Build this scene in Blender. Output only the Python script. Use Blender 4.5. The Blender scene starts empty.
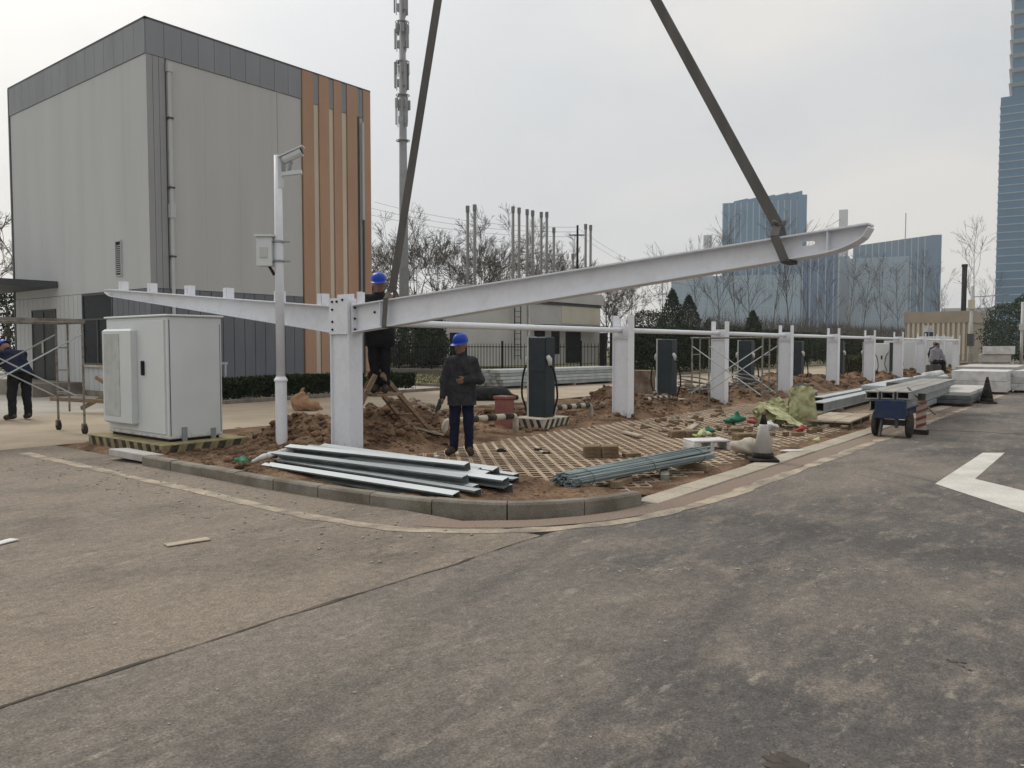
import bpy, math, random
import numpy as np
from mathutils import Vector, Matrix
random.seed(7); np.random.seed(7)
R = math.radians
scene = bpy.context.scene
COL = scene.collection

# ------------------------------------------------------------------ camera, sky, sun, exposure
# site frame: +X runs along the row of steel columns, +Y away from the road, Z up, camera above the origin
YAW = R(38.4)
cam_d = bpy.data.cameras.new('camera'); cam = bpy.data.objects.new('camera', cam_d); COL.objects.link(cam)
cam.location = (0, 0, 1.6)
cam.rotation_euler = (R(90 - 2.77), 0, YAW - R(90))
cam_d.sensor_width = 36; cam_d.lens = 785 / 1024 * 36
cam_d.clip_start = 0.05; cam_d.clip_end = 6000
scene.camera = cam

SUN_DIR = Vector((0.10, 0.74, 0.68)).normalized()
w = bpy.data.worlds.new('World'); scene.world = w; w.use_nodes = True
nt = w.node_tree; nt.nodes.clear()
def N(t, typ, **kw):
    n = t.nodes.new(typ)
    for k, v in kw.items(): setattr(n, k, v)
    return n
out = N(nt, 'ShaderNodeOutputWorld'); bg = N(nt, 'ShaderNodeBackground')
sky = N(nt, 'ShaderNodeTexSky'); sky.sky_type = 'NISHITA'; sky.sun_disc = False
sky.sun_elevation = math.asin(SUN_DIR.z); sky.sun_rotation = math.atan2(SUN_DIR.x, SUN_DIR.y)
sky.air_density = 1.0; sky.dust_density = 4.0
tc = N(nt, 'ShaderNodeTexCoord'); sep = N(nt, 'ShaderNodeSeparateXYZ')
nt.links.new(tc.outputs['Generated'], sep.inputs[0])
mp = N(nt, 'ShaderNodeMapping'); mp.inputs['Scale'].default_value = (1, 1, 2.6)
nt.links.new(tc.outputs['Generated'], mp.inputs[0])
nz = N(nt, 'ShaderNodeTexNoise'); nz.inputs['Scale'].default_value = 2.3; nz.inputs['Detail'].default_value = 6; nz.inputs['Roughness'].default_value = .45
nt.links.new(mp.outputs[0], nz.inputs['Vector'])
cr = N(nt, 'ShaderNodeValToRGB')
cr.color_ramp.elements[0].position = .38; cr.color_ramp.elements[0].color = (.59, .608, .625, 1)
cr.color_ramp.elements[1].position = .64; cr.color_ramp.elements[1].color = (.74, .715, .675, 1)
e = cr.color_ramp.elements.new(.5); e.color = (.655, .655, .648, 1)
nt.links.new(nz.outputs[0], cr.inputs[0])
# an overcast dome: brighter overhead than at the horizon
zz = N(nt, 'ShaderNodeMath', operation='MULTIPLY'); nt.links.new(sep.outputs[2], zz.inputs[0]); nt.links.new(sep.outputs[2], zz.inputs[1])
zg = N(nt, 'ShaderNodeMath', operation='MULTIPLY_ADD'); nt.links.new(zz.outputs[0], zg.inputs[0]); zg.inputs[1].default_value = 7.0; zg.inputs[2].default_value = 9.7
cl = N(nt, 'ShaderNodeVectorMath', operation='SCALE'); nt.links.new(cr.outputs[0], cl.inputs[0]); nt.links.new(zg.outputs[0], cl.inputs['Scale'])
mx = N(nt, 'ShaderNodeMix', data_type='RGBA'); mx.inputs[0].default_value = .93
# the veiled sun brightens the cloud layer around it
dt = N(nt, 'ShaderNodeVectorMath', operation='DOT_PRODUCT'); nt.links.new(tc.outputs['Generated'], dt.inputs[0]); dt.inputs[1].default_value = SUN_DIR
dc = N(nt, 'ShaderNodeMath', operation='MAXIMUM'); nt.links.new(dt.outputs['Value'], dc.inputs[0]); dc.inputs[1].default_value = 0
dp_ = N(nt, 'ShaderNodeMath', operation='POWER'); nt.links.new(dc.outputs[0], dp_.inputs[0]); dp_.inputs[1].default_value = 7
gm = N(nt, 'ShaderNodeVectorMath', operation='SCALE'); gm.inputs[0].default_value = (1.0, .95, .86); nt.links.new(dp_.outputs[0], gm.inputs['Scale'])
gs = N(nt, 'ShaderNodeVectorMath', operation='SCALE'); nt.links.new(gm.outputs[0], gs.inputs[0]); gs.inputs['Scale'].default_value = 5.0
ga = N(nt, 'ShaderNodeVectorMath', operation='ADD'); nt.links.new(cl.outputs[0], ga.inputs[0]); nt.links.new(gs.outputs[0], ga.inputs[1])
nt.links.new(sky.outputs[0], mx.inputs[6]); nt.links.new(ga.outputs[0], mx.inputs[7])
nt.links.new(mx.outputs[2], bg.inputs[0]); bg.inputs[1].default_value = .1
nt.links.new(bg.outputs[0], out.inputs[0])

sl = bpy.data.lights.new('sun', 'SUN'); sl.energy = 1.5; sl.angle = R(14); sl.color = (1, .95, .88)
so = bpy.data.objects.new('sun', sl); COL.objects.link(so)
so.rotation_euler = (-SUN_DIR).to_track_quat('-Z', 'Y').to_euler()

vs = scene.view_settings
vs.view_transform = 'Standard'; vs.look = 'None'; vs.gamma = 1; vs.exposure = 0.13
vs.use_curve_mapping = False
cy = scene.cycles
cy.use_denoising = True; cy.max_bounces = 6; cy.diffuse_bounces = 3; cy.glossy_bounces = 3
cy.transparent_max_bounces = 6; cy.volume_bounces = 1; cy.volume_max_steps = 16

# ------------------------------------------------------------------ helpers
def site(right, fwd):            # metres right of / ahead of the camera -> site frame
    return (right * math.sin(YAW) + fwd * math.cos(YAW), -right * math.cos(YAW) + fwd * math.sin(YAW))

def fbm(x, y, scale, oct=4, seed=0, rough=.5):
    tot = np.zeros(np.shape(x)); amp = 1; nrm = 0
    for o in range(oct):
        rs = np.random.RandomState(seed * 31 + o); T = rs.rand(64, 64)
        X = np.asarray(x) / scale * 2 ** o; Y = np.asarray(y) / scale * 2 ** o
        xi = np.floor(X).astype(int); yi = np.floor(Y).astype(int); fx = X - xi; fy = Y - yi
        fx = fx * fx * (3 - 2 * fx); fy = fy * fy * (3 - 2 * fy)
        a = T[xi % 64, yi % 64]; b = T[(xi + 1) % 64, yi % 64]; c = T[xi % 64, (yi + 1) % 64]; d = T[(xi + 1) % 64, (yi + 1) % 64]
        tot += amp * ((a * (1 - fx) + b * fx) * (1 - fy) + (c * (1 - fx) + d * fx) * fy); nrm += amp; amp *= rough
    return tot / nrm

class MB:
    def __init__(s): s.v = []; s.f = []; s.m = []
    def add(s, vs, fs, m=0):
        o = len(s.v); s.v += [tuple(map(float, p)) for p in vs]
        s.f += [tuple(i + o for i in f) for f in fs]; s.m += [m] * len(fs); return s
    def box(s, x0, x1, y0, y1, z0, z1, m=0, bev=0):
        if bev:
            b = bev; P = []
            for (z, i) in ((z0, b), (z0 + b, 0), (z1 - b, 0), (z1, b)):
                P += [(x0 + i, y0 + i, z), (x1 - i, y0 + i, z), (x1 - i, y1 - i, z), (x0 + i, y1 - i, z)]
            F = [(3, 2, 1, 0), (12, 13, 14, 15)]
            for r in range(3):
                for k in range(4): F.append((r * 4 + k, r * 4 + (k + 1) % 4, r * 4 + 4 + (k + 1) % 4, r * 4 + 4 + k))
            return s.add(P, F, m)
        return s.add([(x0, y0, z0), (x1, y0, z0), (x1, y1, z0), (x0, y1, z0), (x0, y0, z1), (x1, y0, z1), (x1, y1, z1), (x0, y1, z1)],
                     [(3, 2, 1, 0), (4, 5, 6, 7), (0, 1, 5, 4), (1, 2, 6, 5), (2, 3, 7, 6), (3, 0, 4, 7)], m)
    def bar(s, a, b, wd, ht, m=0, up=(0, 0, 1)):     # rectangular bar between two points
        a = Vector(a); b = Vector(b); t = (b - a).normalized(); u = Vector(up)
        if abs(t.dot(u)) > .98: u = Vector((1, 0, 0))
        sd = t.cross(u).normalized(); u = sd.cross(t).normalized(); P = []
        for p in (a, b):
            for (i, j) in ((-1, -1), (1, -1), (1, 1), (-1, 1)): P.append(p + sd * (i * wd / 2) + u * (j * ht / 2))
        return s.add(P, [(0, 1, 2, 3), (7, 6, 5, 4), (0, 4, 5, 1), (1, 5, 6, 2), (2, 6, 7, 3), (3, 7, 4, 0)], m)
    def tube(s, pts, rad, n=8, m=0, cap=True):
        pts = [Vector(p) for p in pts]
        if not hasattr(rad, '__len__'): rad = [rad] * len(pts)
        P = []; ref = Vector((0, 0, 1))
        t0 = (pts[-1] - pts[0])
        if t0.length > 0 and abs(t0.normalized().dot(ref)) > .9: ref = Vector((1, 0, 0))
        for i, p in enumerate(pts):
            t = (pts[min(i + 1, len(pts) - 1)] - pts[max(i - 1, 0)]).normalized()
            sd = t.cross(ref)
            if sd.length < 1e-4: sd = t.cross(Vector((0, 1, 0)))
            sd.normalize(); u = sd.cross(t)
            for k in range(n):
                a = 2 * math.pi * k / n; P.append(p + (sd * math.cos(a) + u * math.sin(a)) * rad[i])
        F = []
        for i in range(len(pts) - 1):
            for k in range(n): F.append((i * n + k, i * n + (k + 1) % n, (i + 1) * n + (k + 1) % n, (i + 1) * n + k))
        if cap: F += [tuple(range(n - 1, -1, -1)), tuple(range((len(pts) - 1) * n, len(pts) * n))]
        return s.add(P, F, m)
    def prism(s, poly, off, m=0):                    # closed 3D polygon extruded by a vector
        n = len(poly); off = Vector(off); A = [Vector(p) for p in poly]
        F = [tuple(range(n - 1, -1, -1)), tuple(range(n, 2 * n))] + [(k, (k + 1) % n, n + (k + 1) % n, n + k) for k in range(n)]
        return s.add(A + [p + off for p in A], F, m)
    def lathe(s, prof, n=16, m=0, c=(0, 0, 0)):
        P = []; 
        for (r, z) in prof:
            for k in range(n): a = 2 * math.pi * k / n; P.append((c[0] + r * math.cos(a), c[1] + r * math.sin(a), c[2] + z))
        F = [(i * n + k, i * n + (k + 1) % n, (i + 1) * n + (k + 1) % n, (i + 1) * n + k) for i in range(len(prof) - 1) for k in range(n)]
        F += [tuple(range(n - 1, -1, -1)), tuple(range((len(prof) - 1) * n, len(prof) * n))]
        return s.add(P, F, m)
    def mesh(s, name, mats, smooth=False):
        me = bpy.data.meshes.new(name); me.from_pydata(s.v, [], s.f)
        for mt in (mats if isinstance(mats, (list, tuple)) else [mats]): me.materials.append(mt)
        if any(s.m): me.polygons.foreach_set('material_index', s.m)
        if smooth: me.polygons.foreach_set('use_smooth', [True] * len(me.polygons))
        me.update(); return me
    def build(s, name, mats, parent=None, smooth=False, loc=None, rotz=0, kind=None):
        return link(name, s.mesh(name, mats, smooth), parent, loc, rotz, kind)

def link(name, me, parent=None, loc=None, rotz=0, kind=None):
    o = bpy.data.objects.new(name, me); COL.objects.link(o)
    if parent is not None: o.parent = parent
    if loc is not None: o.location = loc
    if rotz: o.rotation_euler = (0, 0, rotz)
    if kind: o['kind'] = kind
    return o
def np_mesh(name, V, F, mat, smooth=False):
    me = bpy.data.meshes.new(name); V = np.asarray(V, np.float32); F = np.asarray(F, np.int32)
    me.vertices.add(len(V)); me.vertices.foreach_set('co', V.ravel())
    k = F.shape[1]; me.loops.add(F.size); me.loops.foreach_set('vertex_index', F.ravel())
    me.polygons.add(len(F)); me.polygons.foreach_set('loop_start', np.arange(0, F.size, k, dtype=np.int32))
    me.polygons.foreach_set('loop_total', np.full(len(F), k, np.int32))
    if smooth: me.polygons.foreach_set('use_smooth', np.ones(len(F), bool))
    me.materials.append(mat); me.update(calc_edges=True); me.validate(); return me
def tag(o, label, cat, group=None):
    o['label'] = label; o['category'] = cat
    if group: o['group'] = group
    return o
def thing(name, label, cat, loc=(0, 0, 0), rotz=0, group=None):
    o = bpy.data.objects.new(name, None); COL.objects.link(o); o.location = loc; o.rotation_euler = (0, 0, rotz)
    o.empty_display_size = .2
    return tag(o, label, cat, group)
def dup(root, loc, rotz=0, label=None, scale=None):
    r = root.copy(); COL.objects.link(r); r.location = loc; r.rotation_euler = (0, 0, rotz)
    if scale: r.scale = scale if hasattr(scale, '__len__') else (scale,) * 3
    if label: r['label'] = label
    for ch in list(root.children):
        c = ch.copy(); COL.objects.link(c); c.parent = r
        for g in ch.children:
            d = g.copy(); COL.objects.link(d); d.parent = c
    return r

def mat(name, col, rough=.7, col2=None, scale=4, lo=.4, hi=.65, metal=0, bump=0, bscale=40, stretch=(1, 1, 1), fine=0, spec=.25, world=False, detail=6):
    m = bpy.data.materials.new(name); m.use_nodes = True; t = m.node_tree; L = t.links.new
    b = t.nodes['Principled BSDF']; b.inputs['Roughness'].default_value = rough; b.inputs['Metallic'].default_value = metal
    b.inputs['Specular IOR Level'].default_value = spec
    col2 = col2 or tuple(c * .8 for c in col)
    co = N(t, 'ShaderNodeNewGeometry').outputs['Position'] if world else N(t, 'ShaderNodeTexCoord').outputs['Object']
    mp = N(t, 'ShaderNodeMapping'); mp.inputs['Scale'].default_value = stretch; L(co, mp.inputs[0])
    n = N(t, 'ShaderNodeTexNoise'); n.inputs['Scale'].default_value = scale; n.inputs['Detail'].default_value = detail; n.inputs['Roughness'].default_value = .6
    L(mp.outputs[0], n.inputs['Vector'])
    r = N(t, 'ShaderNodeValToRGB'); r.color_ramp.elements[0].position = lo; r.color_ramp.elements[1].position = hi
    r.color_ramp.elements[0].color = (*col, 1); r.color_ramp.elements[1].color = (*col2, 1); L(n.outputs[0], r.inputs[0])
    c = r.outputs[0]
    if fine:
        n2 = N(t, 'ShaderNodeTexNoise'); n2.inputs['Scale'].default_value = bscale; n2.inputs['Detail'].default_value = 3; L(mp.outputs[0], n2.inputs['Vector'])
        mm = N(t, 'ShaderNodeMapRange'); mm.inputs[1].default_value = .3; mm.inputs[2].default_value = .7; mm.inputs[3].default_value = 1 - fine; mm.inputs[4].default_value = 1 + fine
        L(n2.outputs[0], mm.inputs[0])
        vm = N(t, 'ShaderNodeVectorMath', operation='SCALE'); L(c, vm.inputs[0]); L(mm.outputs[0], vm.inputs['Scale']); c = vm.outputs[0]
    L(c, b.inputs['Base Color'])
    if bump:
        n3 = N(t, 'ShaderNodeTexNoise'); n3.inputs['Scale'].default_value = bscale; n3.inputs['Detail'].default_value = 4; L(mp.outputs[0], n3.inputs['Vector'])
        bp = N(t, 'ShaderNodeBump'); bp.inputs['Strength'].default_value = bump; bp.inputs['Distance'].default_value = .02; L(n3.outputs[0], bp.inputs['Height']); L(bp.outputs[0], b.inputs['Normal'])
    return m

M = {}
M['white'] = mat('white_paint', (.70, .72, .76), .45, (.58, .585, .595), 2.6, .50, .85, bump=.03, bscale=15, fine=.03, detail=9)
M['white_cab'] = mat('cabinet_white', (.60, .63, .64), .4, (.53, .555, .555), 1.1, .4, .8)
M['grille'] = mat('cabinet_grille', (.48, .50, .48), .6)
M['black'] = mat('black_plastic', (.02, .02, .022), .5, (.03, .03, .03), spec=.06)
M['rubber'] = mat('rubber', (.025, .024, .023), .8, (.06, .052, .045), 8, spec=.06)
M['galv'] = mat('galvanised', (.46, .50, .51), .42, (.34, .38, .39), 3, metal=.35, stretch=(1, .3, 1))
M['galv_d'] = mat('galvanised_grey', (.30, .335, .34), .5, (.22, .25, .255), 3, metal=.3, stretch=(1, .3, 1))
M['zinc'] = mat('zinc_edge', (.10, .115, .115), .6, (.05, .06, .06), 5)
M['galv_lit'] = mat('galvanised_lit', (.58, .62, .63), .45, (.48, .52, .53), 2, stretch=(1, .3, 1))  # channel tops: brightness of the lit flange put into the colour
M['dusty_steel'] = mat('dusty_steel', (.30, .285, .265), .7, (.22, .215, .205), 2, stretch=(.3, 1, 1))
M['purlin_shade'] = mat('purlin_shaded', (.21, .235, .235), .5, (.13, .15, .15), 4, metal=.2)  # same zinc as the tops, darkened to paint the shade inside the channels
M['rod'] = mat('green_grey_rod', (.27, .325, .32), .5, (.17, .21, .21), 2, metal=.2, stretch=(.4, 4, 4))
M['wood'] = mat('raw_wood', (.27, .20, .13), .85, (.16, .115, .075), 4, stretch=(1, 8, 8), bump=.2)
M['plank'] = mat('pale_plank', (.42, .36, .28), .85, (.28, .23, .17), 3, bump=.1)
M['conc'] = mat('concrete_kerb', (.235, .215, .18), .9, (.135, .12, .095), 2.2, bump=.35, bscale=60, fine=.15)
M['slab'] = mat('pale_slab', (.46, .45, .43), .9, (.36, .35, .33), 3, bump=.2, bscale=50)
M['edge'] = mat('dusty_edging', (.40, .355, .29), .93, (.30, .26, .205), 1.2, bump=.2, bscale=50, world=True, fine=.12)
M['yel'] = mat('faded_yellow', (.29, .25, .125), .8, (.19, .155, .095), 6, fine=.15, bscale=30)
M['stripe_k'] = mat('faded_black', (.035, .033, .03), .8, (.10, .085, .065), 6, spec=.06)
M['stripe_w'] = mat('faded_white', (.48, .44, .37), .8, (.32, .28, .22), 7)
M['charcoal'] = mat('charger_charcoal', (.026, .036, .043), .5, (.036, .046, .052), 3, spec=.2)
M['blue'] = mat('helmet_blue', (.006, .045, .36), .35, (.008, .05, .33), 5)
M['skin'] = mat('skin', (.25, .14, .098), .55, (.20, .11, .078), 20)
M['jacket'] = mat('charcoal_jacket', (.026, .027, .031), .9, (.06, .06, .064), 9, .35, .75, bump=.6, bscale=18, spec=.06)
M['navy'] = mat('navy_cloth', (.011, .014, .034), .9, (.018, .021, .042), 6, bump=.3, bscale=25, spec=.06)
M['dark'] = mat('black_cloth', (.013, .014, .017), .95, (.022, .022, .025), 6, bump=.3, bscale=25, spec=.06)
M['greyshirt'] = mat('grey_shirt', (.22, .22, .25), .9, (.17, .17, .2), 6)
M['shoe'] = mat('dusty_shoe', (.03, .025, .02), .85, (.09, .065, .045), 14, spec=.06)
M['glove'] = mat('work_glove', (.05, .055, .05), .95, (.03, .035, .03), 14)
M['sling'] = mat('sling_web', (.10, .095, .09), .9, (.14, .132, .125), 3, stretch=(1, 1, .2), bump=.2, bscale=60)
M['steel_d'] = mat('dark_steel', (.06, .06, .062), .5, (.09, .085, .08), 6, metal=.5)
M['pipe'] = mat('scaffold_tube', (.25, .24, .22), .55, (.14, .115, .09), 9, metal=.3)
M['dirtm'] = mat('red_brown_soil', (.25, .165, .105), .98, (.075, .045, .028), 1.6, .30, .62, bump=1.0, bscale=26, fine=.4, world=True, spec=.1)
M['pav_dirt'] = mat('paver_soil', (.215, .155, .105), .98, (.13, .09, .06), 1.5, bump=.5, bscale=30, world=True, fine=.3)
M['rock'] = mat('rubble', (.23, .18, .14), .95, (.12, .085, .06), 5, bump=.6, bscale=18, world=True, fine=.2)
M['sandy'] = mat('dusty_concrete', (.36, .30, .225), .95, (.27, .22, .16), .5, bump=.15, bscale=30, world=True, fine=.12)
M['conc_road'] = mat('concrete_road', (.37, .35, .315), .93, (.29, .255, .21), .35, .42, .68, bump=.12, bscale=25, world=True, fine=.1)
M['paver'] = mat('grid_paver', (.45, .36, .265), .95, (.31, .235, .165), .9, .36, .66, bump=.4, bscale=60, world=True, fine=.2)
M['brick'] = mat('earth_brick', (.20, .145, .09), .95, (.13, .09, .055), 6, bump=.5, bscale=40)
M['card'] = mat('cardboard', (.33, .20, .12), .9, (.24, .14, .085), 6)
M['sack'] = mat('woven_sack', (.44, .42, .25), .8, (.24, .27, .13), 7, bump=.4, bscale=30)
M['green'] = mat('green_plastic', (.01, .15, .075), .5, (.02, .10, .06), 9)
M['lime'] = mat('lime_bag', (.42, .50, .18), .6, (.5, .5, .4), 10)
M['redpaint'] = mat('faded_red', (.22, .06, .055), .8, (.30, .14, .12), 9)
M['red'] = mat('red_plastic', (.34, .05, .045), .6, (.22, .05, .05), 9)
M['maroon'] = mat('dusty_red_box', (.26, .105, .09), .8, (.19, .085, .075), 5)
M['cartblue'] = mat('cart_blue', (.025, .04, .10), .55, (.04, .05, .08), 8, spec=.06)
M['wrap'] = mat('white_wrap', (.60, .60, .595), .5, (.40, .395, .385), 3, bump=.5, bscale=10)
M['wallgrey'] = mat('wall_panel', (.46, .475, .48), .7, (.42, .433, .438), 1.1, .35, .7, stretch=(1, 1, .10))
M['wallgrey2'] = mat('wall_panel_warm', (.45, .45, .44), .7, (.41, .41, .40), 1.1, .35, .7, stretch=(1, 1, .10))
M['band'] = mat('slate_panel', (.245, .257, .275), .6, (.215, .226, .242), .9, stretch=(1, 1, .3))
M['siding'] = mat('siding_panel', (.15, .162, .18), .6, (.125, .136, .154), .9, stretch=(1, 1, .3))
M['corner'] = mat('corner_panel', (.29, .297, .305), .6, (.25, .257, .265), .9, stretch=(1, 1, .2))
M['orange'] = mat('copper_orange', (.40, .25, .17), .65, (.35, .215, .145), .8, stretch=(1, 1, .3))
M['cream'] = mat('cream_panel', (.56, .51, .41), .7, (.50, .45, .36), .8, stretch=(1, 1, .3))
M['darkglass'] = mat('dark_glass', (.010, .013, .015), .2, (.014, .018, .02), 3, spec=.04)
M['door'] = mat('door_dark', (.03, .036, .034), .4, (.04, .046, .044), 3, spec=.06)
M['roofdark'] = mat('canopy_dark', (.075, .078, .082), .6)
M['leaf_d'] = mat('hedge_leaf', (.018, .032, .014), .8, (.035, .048, .02), 1.5, world=True, spec=.06)
M['leaf_c'] = mat('evergreen_leaf', (.02, .034, .02), .85, (.045, .058, .032), 1.6, world=True, spec=.06)
M['leaf_o'] = mat('olive_leaf', (.05, .055, .025), .85, (.07, .065, .03), 1, world=True, spec=.06)
M['bark'] = mat('bark', (.10, .085, .07), .95, (.065, .055, .045), 6)
M['bark_p'] = mat('pale_bark', (.10, .09, .085), .95, (.075, .066, .06), 6)
M['grass'] = mat('dry_grass', (.17, .15, .08), .98, (.11, .115, .055), 1.2, bump=.8, bscale=14, world=True, fine=.3)
M['earth'] = mat('far_earth', (.17, .15, .12), .98, (.12, .115, .08), .05, world=True)
M['iron'] = mat('black_iron', (.015, .015, .016), .6, spec=.06)
M['stonewall'] = mat('low_stone_wall', (.20, .195, .18), .95, (.13, .125, .11), 3, bump=.5, bscale=10, fine=.2)
M['bldwhite'] = mat('white_render', (.47, .465, .445), .85, (.41, .40, .375), .4)
M['slabwhite'] = mat('slab_tower_white', (.62, .62, .61), .8)
M['tan'] = mat('tan_cladding', (.36, .305, .235), .8, (.31, .265, .21), .7)
M['glassA'] = mat('blue_glass', (.04, .14, .235), .3, (.055, .165, .265), .02, metal=.25, stretch=(1, 1, .4))
M['glassD'] = mat('mid_blue_glass', (.026, .115, .20), .3, (.035, .13, .22), .02, metal=.1)
M['glassC'] = mat('pale_blue_glass', (.19, .295, .37), .3, (.215, .325, .40), .02, metal=.25)
M['glassB'] = mat('deep_blue_glass', (.018, .085, .19), .3, (.025, .10, .21), .02, metal=.25)
M['glassT'] = mat('tower_glass', (.035, .125, .215), .3, (.05, .15, .245), .02, metal=.25, stretch=(.4, .4, 2))
M['mull'] = mat('mullion', (.30, .37, .42), .6)
M['ledge'] = mat('tower_ledge', (.33, .38, .42), .5)
M['pole_g'] = mat('grey_pole', (.27, .28, .29), .6, (.22, .23, .24), 2)
M['flue'] = mat('flue_grey', (.20, .195, .19), .6, (.15, .145, .14), .4)
M['cable'] = mat('black_cable', (.02, .02, .02), .7, spec=.06)
M['creamline'] = mat('worn_line_paint', (.40, .335, .255), .9, (.20, .172, .142), 2.6, .40, .62, world=True, fine=.2, bscale=60)
M['pink'] = mat('pink_strip', (.215, .158, .128), .95, (.205, .17, .132), 1.2, world=True, fine=.2, bscale=50)
M['arrow'] = mat('worn_white_paint', (.55, .53, .485), .85, (.40, .385, .35), 1.6, .40, .72, world=True, fine=.12, bscale=50)
M['crackm'] = mat('crack_filler', (.055, .048, .04), .95, (.11, .09, .068), 5, world=True)
M['chalk'] = mat('pale_scuff', (.38, .345, .29), .95, (.27, .245, .205), 9, world=True)
M['oil'] = mat('oil_stain', (.05, .042, .036), .9, (.085, .072, .06), 6, world=True)

def muddy(name, src, zmax):
    m = M[src].copy(); m.name = name; t = m.node_tree; L = t.links.new; b = t.nodes['Principled BSDF']; old = b.inputs['Base Color'].links[0].from_socket
    co = N(t, 'ShaderNodeTexCoord').outputs['Object']; sp = N(t, 'ShaderNodeSeparateXYZ'); L(co, sp.inputs[0])
    n = N(t, 'ShaderNodeTexNoise'); n.inputs['Scale'].default_value = 9; n.inputs['Detail'].default_value = 7; n.inputs['Roughness'].default_value = .75; L(N(t, 'ShaderNodeNewGeometry').outputs['Position'], n.inputs['Vector'])
    a = N(t, 'ShaderNodeMapRange'); a.inputs[1].default_value = 0; a.inputs[2].default_value = zmax; a.inputs[3].default_value = .36; a.inputs[4].default_value = .66; L(sp.outputs[2], a.inputs[0])
    d = N(t, 'ShaderNodeMath', operation='SUBTRACT'); L(n.outputs[0], d.inputs[0]); L(a.outputs[0], d.inputs[1])
    f = N(t, 'ShaderNodeMapRange'); f.inputs[1].default_value = 0; f.inputs[2].default_value = .16; f.inputs[4].default_value = .5; L(d.outputs[0], f.inputs[0])
    x = N(t, 'ShaderNodeMix', data_type='RGBA'); L(f.outputs[0], x.inputs[0]); L(old, x.inputs[6]); x.inputs[7].default_value = (.25, .175, .115, 1); L(x.outputs[2], b.inputs['Base Color']); return m
M['white_mud'] = muddy('white_paint_muddy', 'white', .38)
M['cab_mud'] = muddy('cabinet_white_dusty', 'white_cab', .12)
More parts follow.
